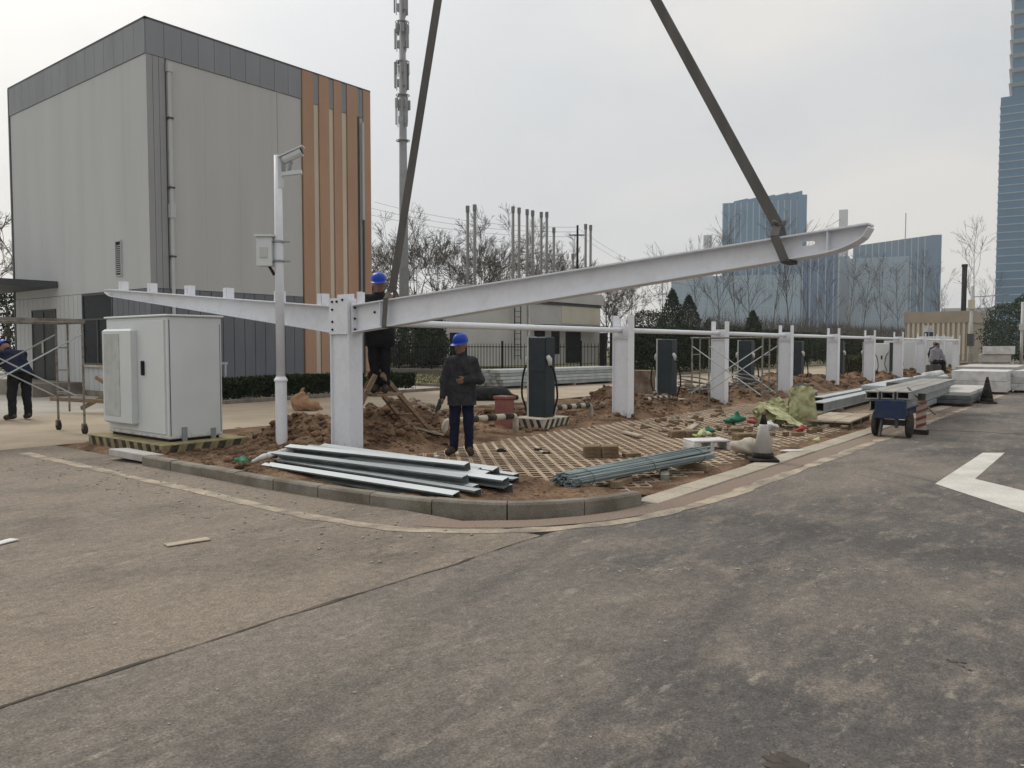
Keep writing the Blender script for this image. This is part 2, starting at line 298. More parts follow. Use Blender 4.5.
# asphalt: grey binder, tan dust in drifts, pale scuffs dragged by wheels, fine aggregate
def asphalt(name, base, base2, dust, d_lo, d_hi, tracks=False):
    m = bpy.data.materials.new(name); m.use_nodes = True; t = m.node_tree; L = t.links.new
    b = t.nodes['Principled BSDF']; b.inputs['Roughness'].default_value = .93; b.inputs['Specular IOR Level'].default_value = .25
    g = N(t, 'ShaderNodeNewGeometry').outputs['Position']
    def noise(sc, det=5, st=(1, 1, 1), rz=0, rough=.68):
        mp = N(t, 'ShaderNodeMapping'); mp.inputs['Scale'].default_value = st; mp.inputs['Rotation'].default_value = (0, 0, rz); L(g, mp.inputs[0])
        n = N(t, 'ShaderNodeTexNoise'); n.inputs['Scale'].default_value = sc; n.inputs['Detail'].default_value = det; n.inputs['Roughness'].default_value = rough
        L(mp.outputs[0], n.inputs['Vector']); return n.outputs[0]
    def rng(x, a, c, lo=0, hi=1):
        r = N(t, 'ShaderNodeMapRange'); r.inputs[1].default_value = a; r.inputs[2].default_value = c; r.inputs[3].default_value = lo; r.inputs[4].default_value = hi; L(x, r.inputs[0]); return r.outputs[0]
    def mix(f, a, c):
        x = N(t, 'ShaderNodeMix', data_type='RGBA')
        if isinstance(f, float): x.inputs[0].default_value = f
        else: L(f, x.inputs[0])
        for i, q in ((6, a), (7, c)):
            if isinstance(q, tuple): x.inputs[i].default_value = (*q, 1)
            else: L(q, x.inputs[i])
        return x.outputs[2]
    c = mix(rng(noise(.55, 6), .35, .65), base, base2)
    # dust swept off the lot lies thicker along the kerb side of the road
    sp = N(t, 'ShaderNodeSeparateXYZ'); L(g, sp.inputs[0]); ad = N(t, 'ShaderNodeMath', operation='ADD'); L(noise(.23, 7, (1, 1.6, 1), .3), ad.inputs[0]); L(rng(sp.outputs[1], 1.3, 3.5, 0, .13), ad.inputs[1])
    c = mix(rng(ad.outputs[0], d_lo, d_hi, 0, .85), c, dust)
    c = mix(rng(noise(1.3, 8, (1, 2.2, 1), .9, .7), .50, .62, 0, .8), c, dust)
    c = mix(rng(noise(2.6, 6, (1, 3, 1), .55, .65), .59, .68, 0, .6), c, (.32, .285, .235))
    c = mix(rng(noise(.8, 6, (1, 1.2, 1), 1.4, .65), .54, .70, 0, .35), c, (.07, .064, .06))
    if tracks:
        # wheel marks: arcs about a turning centre on the road
        for (cx, cyy, rad, wd) in ((5.2, 6.0, 6.1, .10), (5.2, 6.0, 6.6, .08), (7.0, -9.0, 11.2, .12), (7.0, -9.0, 12.7, .12)):
            sb = N(t, 'ShaderNodeVectorMath', operation='DISTANCE'); L(g, sb.inputs[0]); sb.inputs[1].default_value = (cx, cyy, 0)
            a = N(t, 'ShaderNodeMath', operation='SUBTRACT'); L(sb.outputs['Value'], a.inputs[0]); a.inputs[1].default_value = rad
            ab = N(t, 'ShaderNodeMath', operation='ABSOLUTE'); L(a.outputs[0], ab.inputs[0])
            k = rng(ab.outputs[0], wd, wd * .3, 0, 1)
            mm = N(t, 'ShaderNodeMath', operation='MULTIPLY'); L(k, mm.inputs[0]); L(rng(noise(.9, 4), .4, .6, .05, .5), mm.inputs[1])
            c = mix(mm.outputs[0], c, (.075, .07, .065))
    c = mix(rng(noise(7, 8, (1, 1.7, 1), .9, .8), .56, .66, 0, .65), c, (.27, .24, .20))
    c = mix(rng(noise(4.3, 8, (1, 1.5, 1), 2.1, .8), .55, .68, 0, .42), c, (.055, .051, .048))
    m1 = N(t, 'ShaderNodeVectorMath', operation='SCALE'); L(c, m1.inputs[0]); L(rng(noise(16, 6, (1, 1, 1), 0, .75), .3, .7, .70, 1.30), m1.inputs['Scale']); c = m1.outputs[0]
    f = rng(noise(70, 4, (1, 1, 1), 0, .8), .3, .7, .50, 1.50)
    v = N(t, 'ShaderNodeVectorMath', operation='SCALE'); L(c, v.inputs[0]); L(f, v.inputs['Scale'])
    vo = N(t, 'ShaderNodeTexVoronoi'); vo.inputs['Scale'].default_value = 70; L(g, vo.inputs['Vector'])
    v2 = N(t, 'ShaderNodeVectorMath', operation='SCALE'); L(v.outputs[0], v2.inputs[0]); L(rng(vo.outputs['Distance'], 0, .5, 1.22, .86), v2.inputs['Scale'])
    L(v2.outputs[0], b.inputs['Base Color'])
    bp = N(t, 'ShaderNodeBump'); bp.inputs['Strength'].default_value = .55; bp.inputs['Distance'].default_value = .012; L(noise(60, 4), bp.inputs['Height']); L(bp.outputs[0], b.inputs['Normal'])
    return m
M['asphalt'] = asphalt('road_asphalt', (.086, .081, .077), (.12, .111, .104), (.215, .187, .158), .46, .68, True)
M['asphalt2'] = asphalt('apron_asphalt', (.080, .071, .064), (.13, .113, .098), (.255, .212, .168), .43, .65)

# ------------------------------------------------------------------ the ground and roads
def sheet(name, x0, x1, y0, y1, z, m, n=1):
    V = []; F = []
    xs = np.linspace(x0, x1, n + 1); ys = np.linspace(y0, y1, n + 1)
    mb = MB()
    for i in range(n):
        for j in range(n): mb.add([(xs[i], ys[j], z), (xs[i + 1], ys[j], z), (xs[i + 1], ys[j + 1], z), (xs[i], ys[j + 1], z)], [(0, 1, 2, 3)])
    return mb.build(name, m, kind='structure')
sheet('ground', -2500, 2500, -2500, 2500, -.06, M['earth'])
sheet('road', -60, 260, -40, 3.88, 0, M['asphalt'])
sheet('side_road', -60, 5.3, 3.88, 13.6, 0, M['asphalt2'])
sheet('service_lane', -60, 160, 13.6, 19.7, .002, M['sandy'])
sheet('yard_pavement', -60, 22.4, 19.7, 90, -.003, M['conc_road'])
sheet('verge_lawn', 22.55, 160, 19.9, 95, .02, M['grass'])
sheet('lane_pavement', 30, 160, 12.4, 13.6, .002, M['sandy'])

# seam between the two asphalt slabs: a ragged crack filled with dirt
mb = MB(); xs = np.arange(-20, 5.35, .05)
wob = (fbm(xs, xs * 0, 1.2, 6, 3, .65) - .5) * .09; wid = .002 + .075 * np.clip(fbm(xs, xs * 0 + 5, .3, 5, 4, .7) - .32, 0, 1) ** 1.4
for i in range(len(xs) - 1):
    y0, y1 = 3.88 + wob[i], 3.88 + wob[i + 1]
    mb.add([(xs[i], y0 - wid[i], .004), (xs[i + 1], y1 - wid[i + 1], .004), (xs[i + 1], y1 + wid[i + 1], .004), (xs[i], y0 + wid[i], .004)], [(0, 1, 2, 3)])
mb.build('road_crack', M['crackm'], kind='structure')
mb = MB()
for i, u in enumerate(np.arange(15.2, 40, .25)):   # transverse seam further down the road
    pass
ys = np.arange(-12, 3.3, .1); wob = (fbm(ys, ys * 0, 1.1, 4, 9) - .5) * .2
for i in range(len(ys) - 1):
    x0, x1 = 16.6 + wob[i] + (3.3 - ys[i]) * .16, 16.6 + wob[i + 1] + (3.3 - ys[i + 1]) * .16
    mb.add([(x0 - .02, ys[i], .004), (x0 + .02, ys[i], .004), (x1 + .02, ys[i + 1], .004), (x1 - .02, ys[i + 1], .004)], [(0, 1, 2, 3)])
mb.build('road_crack', M['crackm'], kind='structure')

def catmull(pts, step=.05):
    P = [np.array(p, float) for p in pts]; P = [2 * P[0] - P[1]] + P + [2 * P[-1] - P[-2]]; o = []
    for i in range(1, len(P) - 2):
        n = max(2, int(np.linalg.norm(P[i + 1] - P[i]) / step))
        for k in range(n):
            t = k / n; a, b, c, d = P[i - 1], P[i], P[i + 1], P[i + 2]
            o.append(.5 * (2 * b + (c - a) * t + (2 * a - 5 * b + 4 * c - d) * t * t + (3 * b - a - 3 * c + d) * t ** 3))
    o.append(P[-2]); return np.array(o)
def ribbon(name, path, off0, off1, z, m, rag=0, seed=1):
    T = np.gradient(path, axis=0); T /= np.linalg.norm(T, axis=1)[:, None]; Nn = np.stack([-T[:, 1], T[:, 0]], 1)
    s = np.arange(len(path)) * .07
    r0 = (fbm(s, s * 0, .3, 3, seed) - .5) * rag; r1 = (fbm(s, s * 0 + 3, .3, 3, seed + 1) - .5) * rag
    A = path + Nn * (off0 + r0)[:, None]; B = path + Nn * (off1 + r1)[:, None]; n = len(path)
    V = np.zeros((2 * n, 3)); V[:n, :2] = A; V[n:, :2] = B; V[:, 2] = z
    F = [(i, i + 1, n + i + 1, n + i) for i in range(n - 1)]
    return link(name, np_mesh(name, V, F, m), kind='structure')
line_path = catmull([(4.62, 13.0), (4.60, 11.5), (4.57, 8.0), (4.54, 6.15), (4.73, 4.99), (5.1, 4.38), (5.62, 3.91), (6.42, 3.55), (7.79, 3.38), (10.3, 3.36), (14, 3.36), (30, 3.36), (60, 3.36), (110, 3.36)], .08)
ribbon('edge_line', line_path, -.075, .075, .0035, M['creamline'], .09)
pink_path = catmull([(4.98, 5.05), (5.22, 4.62), (5.72, 4.12), (6.5, 3.74), (7.82, 3.56), (10.3, 3.55), (14, 3.55), (30, 3.55), (110, 3.55)], .08)
ribbon('brick_strip', pink_path, -.12, .16, .0030, M['pink'], .03, 5)
# flush concrete edging right of the kerb, in separate stones
edging = bpy.data.objects.new('flush_edging', None); COL.objects.link(edging); edging['kind'] = 'structure'
emesh = MB().box(0, .985, -.14, .14, -.1, .0, bev=.006).mesh('edging_stone', M['edge'])
for k in range(60):
    o = link('edging_stone', emesh, edging, (7.1 + k, 3.88 + random.uniform(-.008, .008), .014 + random.uniform(-.004, .004)))
    o.rotation_euler = (random.uniform(-.004, .004), 0, random.uniform(-.004, .004))

# turn arrow painted on the road
mb = MB(); mb.add([(10.14, 1.77, .004), (8.9, .79, .004), (7.9, .02, .004), (8.75, -.28, .004), (10.26, .91, .004), (10.82, 1.46, .004), (13.75, 1.48, .004), (13.54, 1.74, .004)],
                  [(0, 1, 4, 5), (1, 2, 3, 4), (0, 5, 6, 7)])
mb.build('arrow_marking', M['arrow'], kind='structure')
# row of pale tread scuffs, and other flecks on the asphalt
mb = MB()
def fleck(x, y, r, z=None, el=1.8, a=None):
    z = .003 + .003 * random.random() if z is None else z
    a = random.uniform(0, 6.28) if a is None else a; P = []
    for k in range(9):
        q = 2 * math.pi * k / 9; rr = r * random.uniform(.45, 1.2)
        dx, dy = rr * el * math.cos(q), rr * math.sin(q); P.append((x + dx * math.cos(a) - dy * math.sin(a), y + dx * math.sin(a) + dy * math.cos(a), z))
    mb.add(P, [tuple(range(9))])
for k in range(60):
    t = round(random.random() * 18) / 18; fleck(4.7 + 1.3 * t + random.gauss(0, .03), 3.0 - 1.65 * t + random.gauss(0, .02), random.uniform(.004, .014), a=None, el=1.2)
for k in range(260):
    fleck(random.uniform(1.2, 9), random.uniform(-.6, 3.6), random.uniform(.002, .009), el=1.3)
for k in range(160): fleck(random.uniform(1.0, 4.3), random.uniform(4.1, 12), random.uniform(.003, .012), el=1.3)
mb.build('pale_scuff_marks', M['chalk'], kind='stuff')
mb = MB()
for k in range(14): fleck(2.95 + random.gauss(0, .03), .99 + random.gauss(0, .03), random.uniform(.015, .035))
for k in range(7): fleck(4.46 + random.gauss(0, .05), .66 + random.gauss(0, .04), .009)
mb.build('oil_stain', M['oil'], kind='stuff')

# ------------------------------------------------------------------ dirt, pavers, kerb
LOT_Z = .012
def dirt_h(u, v):
    n1 = fbm(u, v, 1.1, 5, 21); n2 = fbm(u, v, .28, 4, 22); n3 = fbm(u, v, 3.2, 3, 23)
    def bell(x, c, wd): return np.exp(-((x - c) / wd) ** 2)
    lump = .25 + 1.1 * n1
    ridge = bell(v, 10.2, 1.15) * np.clip((u - 5.6) / 1.5, 0, 1) * (.06 + .46 * np.clip(n1 - .30, 0, 1) * 1.6)
    ridge *= 1 - .95 * bell(u, 12.1, .8) * bell(v, 9.1, .7)
    front = bell(v, 9.0, .55) * np.clip((u - 14.5) / 1, 0, 1) * .24 * n1
    left = bell(u, 6.5, .95) * np.clip((v - 7.3) / 1.2, 0, 1) * np.clip((12.6 - v) / 1.4, 0, 1) * .15 * lump
    heap = bell(u, 8.3, .9) * bell(v, 9.5, .75) * .34 * lump + bell(u, 9.9, .8) * bell(v, 10.4, .6) * .28 * lump + bell(u, 16.9, 1.0) * bell(v, 10.0, .8) * .30 + bell(u, 28.5, 3) * bell(v, 9.8, .8) * .4
    heap += bell(u, 7.5, .5) * bell(v, 10.7, .6) * .18 * lump
    rough = (n2 - .5 + .5 * (fbm(u, v, .11, 3, 24) - .5)) * (.22 * np.clip((ridge + left + heap + front) * 4, 0.12, 1))
    h = ridge + left + heap + front + rough - .012
    # inside the kerb on the left the soil stands a little above the pavers
    h += .06 * np.clip((7.6 - u) / .8, 0, 1) * np.clip((v - 6.3) / .8, 0, 1)
    # over the pavers the soil lies just below the ribs with drifts on top
    lot = np.clip((8.35 - v + .8 * (n3 - .5)) / .5, 0, 1) * np.clip((u - 7.45) / .4, 0, 1)
    flat = LOT_Z - .034 + .024 * n2 + .12 * np.clip(n3 * .75 + n1 * .35 - .63 + .06 * n2, 0, 1)
    h = h * (1 - lot) + flat * lot
    corner = np.clip((7.45 - u) / .3, 0, 1) * np.clip((6.3 - v) / .4, 0, 1)
    h = h * (1 - corner) + (.02 + .085 * n2 + .05 * n1) * corner
    cabn = np.clip(1.3 - np.hypot((u - 6.25) / 1.1, (v - 11.9) / 1.7), 0, .3) / .3
    h = h * (1 - cabn) + (.05 + .06 * n2) * cabn
    ev = np.clip((v - 10.5) / .5, 0, 1) * np.clip(1 - (u - 5.2 - .35 * n1) / .25, 0, 1)
    h = h * (1 - ev) - .03 * ev
    edge = np.clip((v - 12.3 - n1 * .8) / .9, 0, 1)
    return h * (1 - edge) + (-.02 + .035 * n2) * edge
def kerb_in(v):    # inner side of the kerb
    return np.interp(v, [3.9, 4.15, 4.5, 5.2, 6.2, 7.5, 13], [7.0, 6.3, 5.85, 5.55, 5.36, 5.27, 5.27])
def height_sheet(name, u0, u1, du, v0, v1, dv):
    us = np.arange(u0, u1 + du / 2, du); vs_ = np.arange(v0, v1 + dv / 2, dv); U, V = np.meshgrid(us, vs_, indexing='ij')
    Z = dirt_h(U, V); X = np.maximum(U, kerb_in(V)) if u0 < 6 else U
    nu, nv = U.shape; P = np.stack([X, V, Z], -1).reshape(-1, 3); i = np.arange(nu * nv).reshape(nu, nv)
    F = np.stack([i[:-1, :-1], i[1:, :-1], i[1:, 1:], i[:-1, 1:]], -1).reshape(-1, 4)
    if u0 < 6:
        A = P[F]; ar = np.abs(np.cross(A[:, 2] - A[:, 0], A[:, 3] - A[:, 1])[:, 2]); F = F[ar > 1e-6]
    return link(name, np_mesh(name, P, F, M['dirtm'], True), kind='structure')
height_sheet('dirt_ground', 5.27, 20, .035, 4.02, 13.8, .035)
height_sheet('dirt_ground', 20, 62, .09, 4.02, 13.0, .07)

# grid pavers, laid diagonally
pu = .32
def paver_geo():
    mb = MB(); a = .004; z0, z1 = -.06, 0; h = pu / 2; rb_ = .026
    us = [-h + a, -h + rb_, -rb_, rb_, h - rb_, h - a]
    for i in (0, 2, 4): mb.add([(us[i], us[0], z1), (us[i + 1], us[0], z1), (us[i + 1], us[5], z1), (us[i], us[5], z1)], [(0, 1, 2, 3)])
    for i in (1, 3):
        for j in (0, 2, 4): mb.add([(us[i], us[j], z1), (us[i + 1], us[j], z1), (us[i + 1], us[j + 1], z1), (us[i], us[j + 1], z1)], [(0, 1, 2, 3)])
        for j in (1, 3):
            x0, x1, y0, y1 = us[i], us[i + 1], us[j], us[j + 1]; e = .008
            Q = [(x0, y0), (x1, y0), (x1, y1), (x0, y1)]; Q2 = [(x0 + e, y0 + e), (x1 - e, y0 + e), (x1 - e, y1 - e), (x0 + e, y1 - e)]
            for k in range(4): mb.add([(*Q[k], z1), (*Q[(k + 1) % 4], z1), (*Q2[(k + 1) % 4], z0), (*Q2[k], z0)], [(0, 1, 2, 3)], 1)
    Q = [(us[0], us[0]), (us[5], us[0]), (us[5], us[5]), (us[0], us[5])]
    for k in range(4): p, q = Q[k], Q[(k + 1) % 4]; mb.add([(*p, z0), (*q, z0), (*q, z1), (*p, z1)], [(0, 1, 2, 3)])
    return mb
pg = paver_geo(); pmesh = pg.mesh('paver', [M['paver'], M['pav_dirt']])
lot = bpy.data.objects.new('paved_lot', None); COL.objects.link(lot); lot['kind'] = 'structure'
spots = []; c45 = math.sqrt(.5)
for i in range(-40, 220):
    for j in range(-220, 40):
        u, v = (i - j) * pu * c45 + 7.0, (i + j) * pu * c45 + 4.0
        if not (4.02 + pu * .72 < v < 8.4 and 7.1 < u < 58): continue
        if u < 7.6 and v > 6.2: continue
        spots.append((math.hypot(u - 4, v), u, v))
spots.sort(); far = MB()
for k, (_, u, v) in enumerate(spots):
    z = LOT_Z + random.uniform(-.004, .005)
    if k < 300:
        o = link('paver', pmesh, lot, (u, v, z)); o.rotation_euler = (random.uniform(-.010, .010), random.uniform(-.010, .010), R(45) + random.uniform(-.008, .008))
    else:
        q0 = len(far.f); far.add([((x - y) * c45 + u, (x + y) * c45 + v, q + z) for x, y, q in pg.v], pg.f); far.m[q0:] = pg.m
far.build('distant_paver', [M['paver'], M['pav_dirt']], lot, kind='stuff')

# kerb stones round the corner
kerb = bpy.data.objects.new('kerb', None); COL.objects.link(kerb); kerb['kind'] = 'structure'
kp = catmull([(5.19, 10.4), (5.19, 9.15), (5.2, 7.5), (5.28, 6.23), (5.46, 5.25), (5.71, 4.65), (6.1, 4.26), (6.6, 4.02), (7.0, 3.92)], .03)
cum = np.concatenate([[0], np.cumsum(np.linalg.norm(np.diff(kp, axis=0), axis=1))]); tot = cum[-1]; ns = 10; L = tot / ns
for k in range(ns):
    s0, s1 = k * L + .006, (k + 1) * L - .006; pts = []
    T0 = None; lj = random.uniform(-.006, .006); hz = .125 + random.uniform(-.008, .006); SS = np.linspace(s0, s1, 5); V = []
    for s in SS:
        p = np.array([np.interp(s, cum, kp[:, 0]), np.interp(s, cum, kp[:, 1])]); q = np.array([np.interp(s + .02, cum, kp[:, 0]), np.interp(s + .02, cum, kp[:, 1])])
        p0 = np.array([np.interp(s - .02, cum, kp[:, 0]), np.interp(s - .02, cum, kp[:, 1])]); t = (q - p0) / np.linalg.norm(q - p0); n = np.array([-t[1], t[0]])
        for (o, z) in ((-.065, -.05), (-.065, hz - .02), (-.048, hz), (.06, hz), (.075, hz - .015), (.075, -.05)):
            c = p + n * (o + lj); V.append((c[0], c[1], z))
    F = [(i * 6 + j, i * 6 + (j + 1) % 6, i * 6 + 6 + (j + 1) % 6, i * 6 + 6 + j) for i in range(4) for j in range(6)] + [tuple(range(5, -1, -1)), tuple(range(24, 30))]
    MB().add(V, F).build('kerb_stone', M['conc'], kerb)
# a loose kerb slab lying tilted at the end of the row
o = MB().box(-.42, .42, -.14, .14, -.05, .05, bev=.01).build('loose_kerb_slab', M['slab'], loc=(5.27, 10.86, .085)); o.rotation_euler = (.07, -.04, R(97))
tag(o, 'pale loose kerb slab lying tilted before the striped cabinet plinth', 'slab')

# clods and rubble on the dirt
def rock_mesh(seed, flat=.7):
    rs = np.random.RandomState(seed); t = (1 + 5 ** .5) / 2
    V = np.array([(-1, t, 0), (1, t, 0), (-1, -t, 0), (1, -t, 0), (0, -1, t), (0, 1, t), (0, -1, -t), (0, 1, -t), (t, 0, -1), (t, 0, 1), (-t, 0, -1), (-t, 0, 1)], float) / 1.9
    V *= rs.uniform(.65, 1.25, (12, 1)); V[:, 2] *= flat
    F = [(0, 11, 5), (0, 5, 1), (0, 1, 7), (0, 7, 10), (0, 10, 11), (1, 5, 9), (5, 11, 4), (11, 10, 2), (10, 7, 6), (7, 1, 8), (3, 9, 4), (3, 4, 2), (3, 2, 6), (3, 6, 8), (3, 8, 9), (4, 9, 5), (2, 4, 11), (6, 2, 10), (8, 6, 7), (9, 8, 1)]
    return V, np.array(F)
rocks = [rock_mesh(i) for i in range(8)]
def scatter_rocks(name, pts, m):
    VV = []; FF = []; o = 0
    for (x, y, z, r) in pts:
        V, F = rocks[random.randrange(8)]; a = random.uniform(0, 6.28); ca, sa = math.cos(a), math.sin(a)
        W = V * r; W = np.stack([W[:, 0] * ca - W[:, 1] * sa, W[:, 0] * sa + W[:, 1] * ca, W[:, 2]], 1) + (x, y, z)
        VV.append(W); FF.append(F + o); o += 12
    return link(name, np_mesh(name, np.concatenate(VV), np.concatenate(FF), m), kind='stuff')
pts = []
def clods(n, u0, u1, v0, v1, r0, r1, cond=None):
    U = np.random.uniform(u0, u1, n); V = np.random.uniform(v0, v1, n); H = dirt_h(U, V)
    for u, v, h in zip(U, V, H):
        if u < kerb_in(v) + .05: continue
        pr = min(1, max(.05, (h - .03) * 5))
        if random.random() < pr:
            r = r0 * (r1 / r0) ** (random.random() ** 2.2); pts.append((u, v, h + r * .2, r))
clods(9500, 5.3, 20, 8.2, 12.4, .008, .10)
clods(1500, 5.3, 9, 6.5, 13, .008, .05)
clods(3600, 20, 60, 8.2, 12, .03, .17)
clods(900, 7.5, 16, 4.1, 8.6, .006, .02)
clods(1600, 5.4, 7.6, 4.1, 8.5, .006, .03)
scatter_rocks('soil_clods', pts, M['dirtm'])
pts = [(random.gauss(10.6, .35), random.gauss(10.7, .35), 0, random.uniform(.05, .14)) for _ in range(90)]
pts = [(x, y, float(dirt_h(np.array(x), np.array(y))) + max(0, .42 - 1.0 * math.hypot(x - 10.6, y - 10.7)) * random.random(), r) for x, y, _, r in pts]
pts += [(random.uniform(15.3, 19), random.gauss(9.8, .4), random.uniform(.15, .35), random.uniform(.04, .12)) for _ in range(90)]
pts += [(random.uniform(20, 34), random.gauss(9.9, .5), random.uniform(.15, .45), random.uniform(.06, .16)) for _ in range(150)]
scatter_rocks('concrete_rubble', pts, M['rock'])
pts = [(random.uniform(3.8, 5.1), random.uniform(4.2, 12), .006, random.uniform(.005, .018)) for _ in range(200)] + [(random.uniform(5.2, 12), random.uniform(3.2, 3.7), .004, random.uniform(.003, .007)) for _ in range(120)] + [(random.uniform(1.2, 9), random.uniform(-1, 6), .004, random.uniform(.002, .006)) for _ in range(250)]
pts = [p for p in pts if not (p[0] > 5.0 and p[1] > 3.7)]
scatter_rocks('loose_gravel', pts, M['chalk'])

# kerbs along the service lane
for (a, b, nm) in (((11, 19.62), (22.4, 19.62), 'lane_kerb'), ((22.45, 19.7), (22.45, 60), 'lawn_kerb'), ((22.4, 19.75), (150, 19.75), 'lane_kerb')):
    k0 = bpy.data.objects.new(nm, None); COL.objects.link(k0); k0['kind'] = 'structure'
    Lg = math.hypot(b[0] - a[0], b[1] - a[1]); an = math.atan2(b[1] - a[1], b[0] - a[0]); km = MB().box(.005, .99, -.07, .07, -.05, .11, bev=.01).mesh('kerb_stone', M['conc'])
    for i in range(min(60, int(Lg))): link('kerb_stone', km, k0, (a[0] + math.cos(an) * i, a[1] + math.sin(an) * i, random.uniform(-.008, .008)), an)

# ------------------------------------------------------------------ the grey panelled building
U0, U1, V0, V1, HT = 11.36, 19.70, 22.30, 32.35, 10.95
BAND, SID = 9.93, 3.27
b = thing('panelled_building', 'tall grey panelled building with slate top band and orange stripes', 'building', (U0, V0, 0))
W_, D_ = U1 - U0, V1 - V0
MB().box(.06, W_ - .06, .06, D_ - .06, -.05, HT - .25).build('wall_core', M['siding'], b)
MB().box(-.02, W_ + .02, -.02, D_ + .02, -.05, .18).build('plinth', M['conc'], b)
def panels(parent, name, side, s0, s1, z0, z1, wd, m, proud=.0, gap=.012, ms=None):
    n = max(1, round((s1 - s0) / wd)); st = (s1 - s0) / n
    for k in range(n):
        a, c = s0 + k * st + gap / 2, s0 + (k + 1) * st - gap / 2
        mm = m if ms is None else ms[k % len(ms)]
        if side == 'f': q = MB().box(a, c, -proud, .05, z0, z1)
        else: q = MB().box(-proud, .05, a, c, z0, z1)
        q.build(name, mm, parent)
# face towards the road (-Y): corner strip, light wall, stripes
panels(b, 'corner_panel', 'f', .0, .55, SID + .015, BAND - .01, .18, M['corner'], .012)
panels(b, 'wall_panel', 'f', .60, 5.30, SID + .015, BAND - .01, 1.18, M['wallgrey2'], 0, .003)
panels(b, 'siding_panel', 'f', .0, 5.30, .18, SID, .38, M['siding'], .010, .022)
panels(b, 'parapet_panel', 'f', .0, 5.32, BAND, HT - .06, .52, M['band'], .025)
# stripes
sx = [5.33, 5.80, 6.02, 6.45, 6.66, 7.02, 7.25, 7.71, 7.86, 8.0, W_]
for k in range(len(sx) - 1):
    cream = k in (1, 3, 5); dk = k in (7,); m = M['cream'] if cream else (M['wallgrey2'] if k == 8 else M['orange'])
    if dk: m = M['roofdark']
    top = BAND - .05 if cream or k in (7, 8) else HT - .06
    MB().box(sx[k] + .006, sx[k + 1] - .006, -(.0 if cream or k in (7, 8) else .055), .05, .18, top).build('stripe_panel', m, b)
    if top < HT - .1: MB().box(sx[k] + .006, sx[k + 1] - .006, -.02, .05, BAND - .04, HT - .06).build('parapet_panel', M['band'], b)
# left face (-X)
panels(b, 'wall_panel', 'l', .0, D_ - .1, SID + .015, BAND - .01, 1.45, M['wallgrey'], .0, .003)
panels(b, 'parapet_panel', 'l', .0, D_, BAND, HT - .06, .63, M['band'], .025)
dv0, dv1, wv0, wv1 = 28.75 - V0, 30.75 - V0, 24.65 - V0, 26.75 - V0
for (s0, s1) in ((.0, wv0), (wv1, dv0), (dv1, D_ - .1)): panels(b, 'siding_panel', 'l', s0, s1, .18, SID, .36, M['wallgrey'] if s0 > 1 else M['siding'], .010, .022)
panels(b, 'siding_panel', 'l', wv0, wv1, .18, 1.0, .36, M['wallgrey'], .010, .022)
panels(b, 'siding_panel', 'l', dv0, dv1, 2.84, SID, .5, M['wallgrey'], .010, .014)
MB().box(-.03, .06, -.03, D_ + .0, HT - .058, HT).box(-.03, W_ + .03, -.03, .06, HT - .058, HT).build('coping', M['roofdark'], b)
MB().box(-.028, .10, D_ - .09, D_ + .03, .0, HT - .06).build('corner_trim', M['roofdark'], b)
MB().box(W_ - .02, W_ + .03, -.02, D_, .05, HT - .07).build('end_wall', M['orange'], b)
d = MB().box(-.03, .02, dv0 + .06, dv1 - .06, .45, 2.80).build('door', M['door'], b)
MB().box(-.045, -.032, dv0 + 1.05, dv0 + 1.20, 1.35, 1.75).build('notice', M['stripe_w'], d)
MB().box(-.05, -.032, dv0 + .98, dv0 + .99, .47, 2.78).build('door_seam', M['black'], d)
MB().box(-.05, .01, dv0, dv0 + .055, .43, 2.86).box(-.05, .01, dv1 - .055, dv1, .43, 2.86).box(-.05, .01, dv0 + .056, dv1 - .056, 2.805, 2.86).build('frame', M['roofdark'], d)
MB().box(-1.5, -.025, dv0 - 1.9, dv1 + 1.2, 0, .42).build('door_step', M['conc'], b)
wn = MB().box(.0, .055, wv0 + .02, wv1 - .02, 1.02, 3.24).build('window', M['darkglass'], b)
fr = MB(); 
for (y0, y1, z0, z1) in ((wv0, wv0 + .06, 1.0, 3.27), (wv1 - .06, wv1, 1.0, 3.27), (wv0 + .061, wv1 - .061, 3.2, 3.27), (wv0 + .061, wv1 - .061, 1.0, 1.06), (wv0 + .061, wv1 - .061, 2.42, 2.47), (wv0 + 1.02, wv0 + 1.07, 1.061, 2.419)): fr.box(-.03, .02, y0, y1, z0, z1)
fr.build('frame', M['roofdark'], wn)
MB().box(-.10, .0, wv0 - .05, wv1 + .05, .93, .995).build('sill', M['stripe_w'], wn)
vt = MB().box(-.02, .01, 1.70, 2.02, 3.75, 4.75).build('vent', M['darkglass'], b); MB().box(-.05, .0, 1.67, 1.70, 3.72, 4.78).box(-.05, .0, 2.02, 2.05, 3.72, 4.78).box(-.05, .0, 1.701, 2.019, 3.72, 3.75).box(-.05, .0, 1.701, 2.019, 4.75, 4.78).build('vent_frame', M['wallgrey'], vt)
for k in range(14): MB().bar((-.035, 1.73, 3.82 + k * .062), (-.035, 1.99, 3.82 + k * .062), .035, .014, up=(-.6, 0, .8)).build('louvre', M['wallgrey'], vt)
MB().box(-1.75, -.026, 28.55 - V0, D_ + 2.0, 3.56, 3.78).build('canopy', M['roofdark'], b)
dp = MB().tube([(.64, -.09, 9.62), (.64, -.09, .25)], .055, 10).box(.56, .72, -.16, -.03, 9.55, 9.8).build('downpipe', M['wallgrey'], b)
for z in (8.2, 6.2, 4.2): MB().box(.56, .72, -.155, -.0, z, z + .05).build('bracket', M['roofdark'], dp)
MB().box(.57, .72, -.16, -.0, 5.35, 5.75).build('pipe_box', M['wallgrey'], dp)
